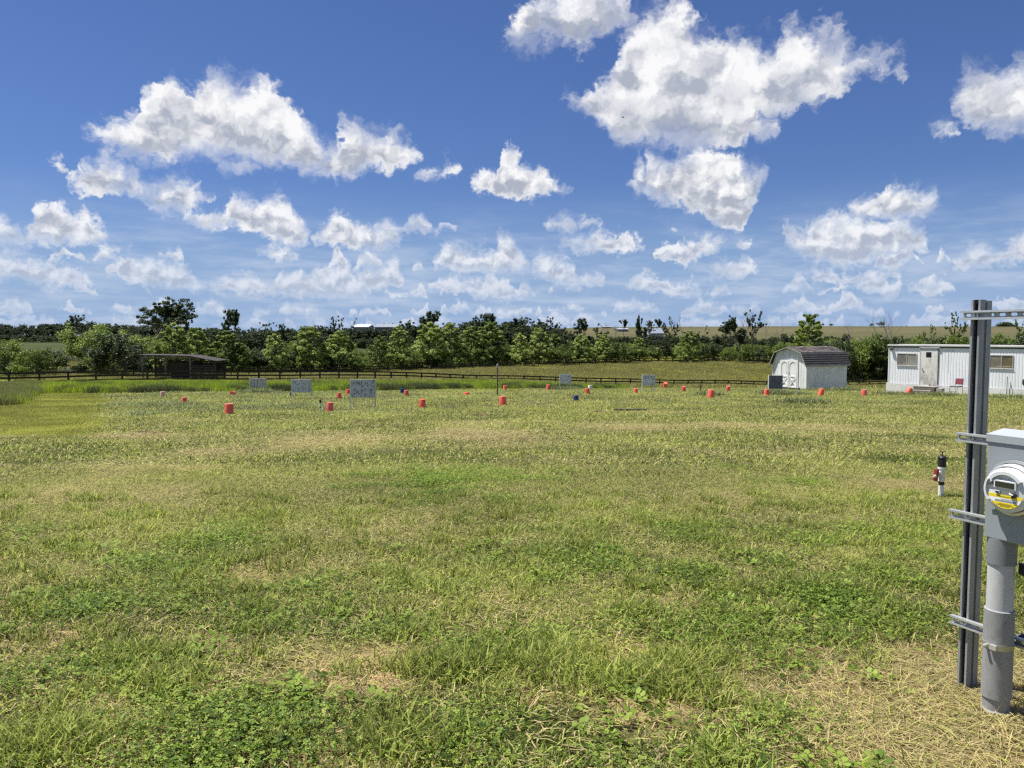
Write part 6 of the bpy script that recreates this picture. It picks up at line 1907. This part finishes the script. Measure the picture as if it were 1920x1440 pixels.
    m = MB(); m.bb(-.034, .034, fz - .0085, fz - .0072, .011, .031); m.build('display', solid('lcd', (.035, .04, .03), .15, var=.3, vscale=90), fr)
    def text(s, x, z, size, mat, parent, y):
        cu = bpy.data.curves.new('lettering', 'FONT'); cu.body = s; cu.size = size; cu.align_x = 'CENTER'; cu.align_y = 'CENTER'; cu.extrude = .0002
        t_ = bpy.data.objects.new('lettering', cu); COL.objects.link(t_); dg = bpy.context.evaluated_depsgraph_get()
        mesh = bpy.data.meshes.new_from_object(t_.evaluated_get(dg)); bpy.data.objects.remove(t_)
        oo = bpy.data.objects.new('lettering', mesh); COL.objects.link(oo); mesh.materials.append(mat); oo.parent = parent; oo.rotation_euler = (PI / 2, 0, 0); oo.location = (x, y, z)
    yel = solid('yellow_label', (.80, .62, .02), .5, var=.03); ink = solid('label_ink', (.05, .05, .05), .6); whl = solid('white_label', (.78, .79, .78), .5)
    m = MB(); m.prism([(-.062, -.017), (.062, -.017), (.058, -.028), (-.058, -.028)], fz - .0016, fz - .0002); l1 = m.build('yellow_label', yel, me)
    m = MB(); m.prism([(-.058, -.0285), (.058, -.0285), (.049, -.044), (-.049, -.044)], fz - .0014, fz - .0002); l2 = m.build('white_label', whl, me)
    poly = [(-.0485, -.0445), (.0485, -.0445)] + [(.066 * math.cos(a), .066 * math.sin(a)) for a in np.linspace(-R(43), -R(137), 12)]
    m = MB(); m.prism(poly, fz - .0016, fz - .0002); l3 = m.build('yellow_label', yel, me)
    gr = solid('grey_ink', (.25, .26, .27), .6)
    m = MB(); m.bb(-.036, .040, fz - .0022, fz - .0016, -.0405, -.0355); m.build('barcode', gr, l2)
    for (x0, x1, z) in ((-.03, .03, -.0225), (-.022, .022, -.0495), (-.03, .03, -.0535), (-.016, .016, -.0575)):
        m = MB(); x = x0
        while x < x1: m.bb(x, x + .0028, fz - .0024, fz - .0018, z - .0011, z + .0011); x += .0042
        m.build('fine_print', solid('olive_ink', (.28, .22, .04), .6), l1 if z > -.03 else l3)
    m = MB(); x = -.014
    while x < .03: m.bb(x, x + .0022, fz - .0022, fz - .0016, -.0325, -.0308); x += .0034
    m.build('fine_print', gr, l2)
    m = MB(); x = -.024
    while x < .02: m.bb(x, x + .0035, fz - .0006, fz - .0001, .0400, .0422); x += .005
    m.build('faint_print', gr, me)
    m = MB(); m.box((-.0555, fz - .002, .0205), (.022, .006, .011)); m.build('optical_port', solid('port_grey', (.10, .10, .10), .5), me, bevel=.003)
    m = MB(); m.bb(-.034, -.019, fz - .005, fz, -.014, -.003); m.build('button', wh, me, bevel=.001)
    m = MB(); m.bb(-.033, -.021, fz - .0062, fz - .0052, -.0115, -.0055); m.build('button_face', BLK, me)
    m = MB(); m.lathe([(.008, 0), (.008, .008), (.004, .009)], 12, (.032, fz, -.013), MX); m.build('seal', BLK, me)
    m = MB(); m.tube([(.018, fz - .006, -.006), (.024, fz - .012, -.009), (.034, fz - .012, -.010)], .0022, 6); m.build('seal_wire', wh, me)
    # big raised ring arc behind the meter, as on the cover
    disc = disc_seg(.098, .106, R(62), R(140), -.012, -.002, 16); disc.build('cover_rim', ringm, me)
    # conduit below the box
    cpx = 1877
    cx = (bx0 + bx1) / 2 - .0; cy = (yface + ywall) / 2
    for it in range(60):
        p = world(cx, cy, zb_ - .15); c = project(p); cx += (cpx - c[0]) * .0006
    cb = world(cx, cy, 0); gz = Hf(cb.x, cb.y) - base.z
    pvc = solid('grey_conduit', (.30, .305, .31), .6, var=.03, vscale=7, dirt=(.13, .12, .10), dirt_amt=.5, dscale=28, stretch=(1, 1, .5))
    pvl = solid('light_conduit', (.52, .53, .54), .6, var=.03, vscale=9, dirt=(.30, .30, .30), dirt_amt=.4, dscale=30, stretch=(1, 1, .3))
    co = thing('electric_conduit', 'grey plastic conduit pipe running from the meter box into the ground', 'conduit', world(cx, cy, 0), rz); 
    # rows where the diameter steps, measured on the photograph
    def zrow(py, px): p = world(cx, cy, 0); v = cam_dir(px, py); return CAMZ + v.z / v.y * p.y - base.z
    z_h = zrow(1055, 1880); z_s1 = zrow(1143, 1877); z_c = zrow(1207, 1874); z_s2 = zrow(1304, 1870); z_s3 = zrow(1322, 1868)
    dep = world(cx, cy, 0).y
    rp = .0515; rb = .0585
    lean = 0
    m = MB(); m.lathe([(rp + .006, z_h), (rp + .006, zb_ - .0), ], 30); m.build('hub', solid('hub_grey', (.20, .215, .23), .5), co)
    m = MB(); m.lathe([(rp, z_s1 - .01), (rp, z_h)], 36); m.build('upper_pipe', pvl, co)
    m = MB(); m.lathe([(rb, z_s2), (rb, z_s1 + .003), (rb - .004, z_s1 + .006)], 36); m.build('expansion_sleeve', pvc, co)
    m = MB(); m.lathe([(rb - .006, gz - .05), (rb - .006, z_s2)], 36); m.build('lower_pipe', pvc, co)
    m = MB(); m.lathe([(rb + .003, gz - .1), (rb + .003, z_s3 - .015), (rb - .001, z_s3 - .01), (rb - .005, z_s3 - .0095)], 36); m.build('base_collar', pvc, co)
    zc = z_c
    m = MB(); m.lathe([(rb + .002, zc - .013), (rb + .002, zc + .013)], 36); m.build('pipe_clamp', solid('clamp_zinc', (.50, .48, .42), .4, metal=.7), co)
    m = MB(); m.box((.02, -rb - .006, zc + .002), (.028, .012, .022)); m.lathe([(.007, 0), (.007, .02), (.004, .022)], 8, (-.012, -rb - .002, zc + .002), MX); m.build('clamp_bolt', STEELB, co)
    # dark pipe running off behind
    dp = solid('black_steel_pipe', (.03, .035, .045), .4, metal=.3)
    q0 = world(cx + .02, cy + .12, zc + .02); q1 = world(cx + .9, cy + .12, zc - .0)
    m = MB(); m.tube([Vector((0, 0, 0)), q1 - q0], .016, 10); z_ = m.build('cross_pipe', dp); z_.location = q0; tag(z_, 'black steel pipe running off behind the clamped conduit', 'pipe')
    q0 = world(cx + .075, cy + .06, z_h - .02)
    m = MB(); m.box((0, 0, 0), (.05, .05, .05)); z_ = m.build('small_bracket', dp, bevel=.004); z_.location = q0; tag(z_, 'small dark blue grey bracket at the top of the conduit', 'bracket')
make_meter()

# ------------------------------------------------------------------ a bird far up in front of the big cloud
v = cam_dir(1168, 220); p = Vector((0, 0, CAMZ)) + v * 90
o = thing('bird', 'tiny dark bird gliding in front of the largest cloud', 'bird', p, .4)
bm_ = solid('bird_feathers', (.03, .03, .03), .8)
m = MB(); m.tube([(-.16, 0, 0), (-.08, 0, .01), (.05, 0, .01), (.14, 0, .015), (.19, 0, .01)], [.01, .045, .05, .028, .006], 8); m.build('body', bm_, o)
for s in (-1, 1):
    m = MB(); m.add([(-.05, 0, .02), (.06, 0, .02), (.03, s * .2, .07), (-.03, s * .2, .07), (-.06, s * .40, .03)], [(0, 1, 2, 3), (3, 2, 4)]); m.build('wing', bm_, o)
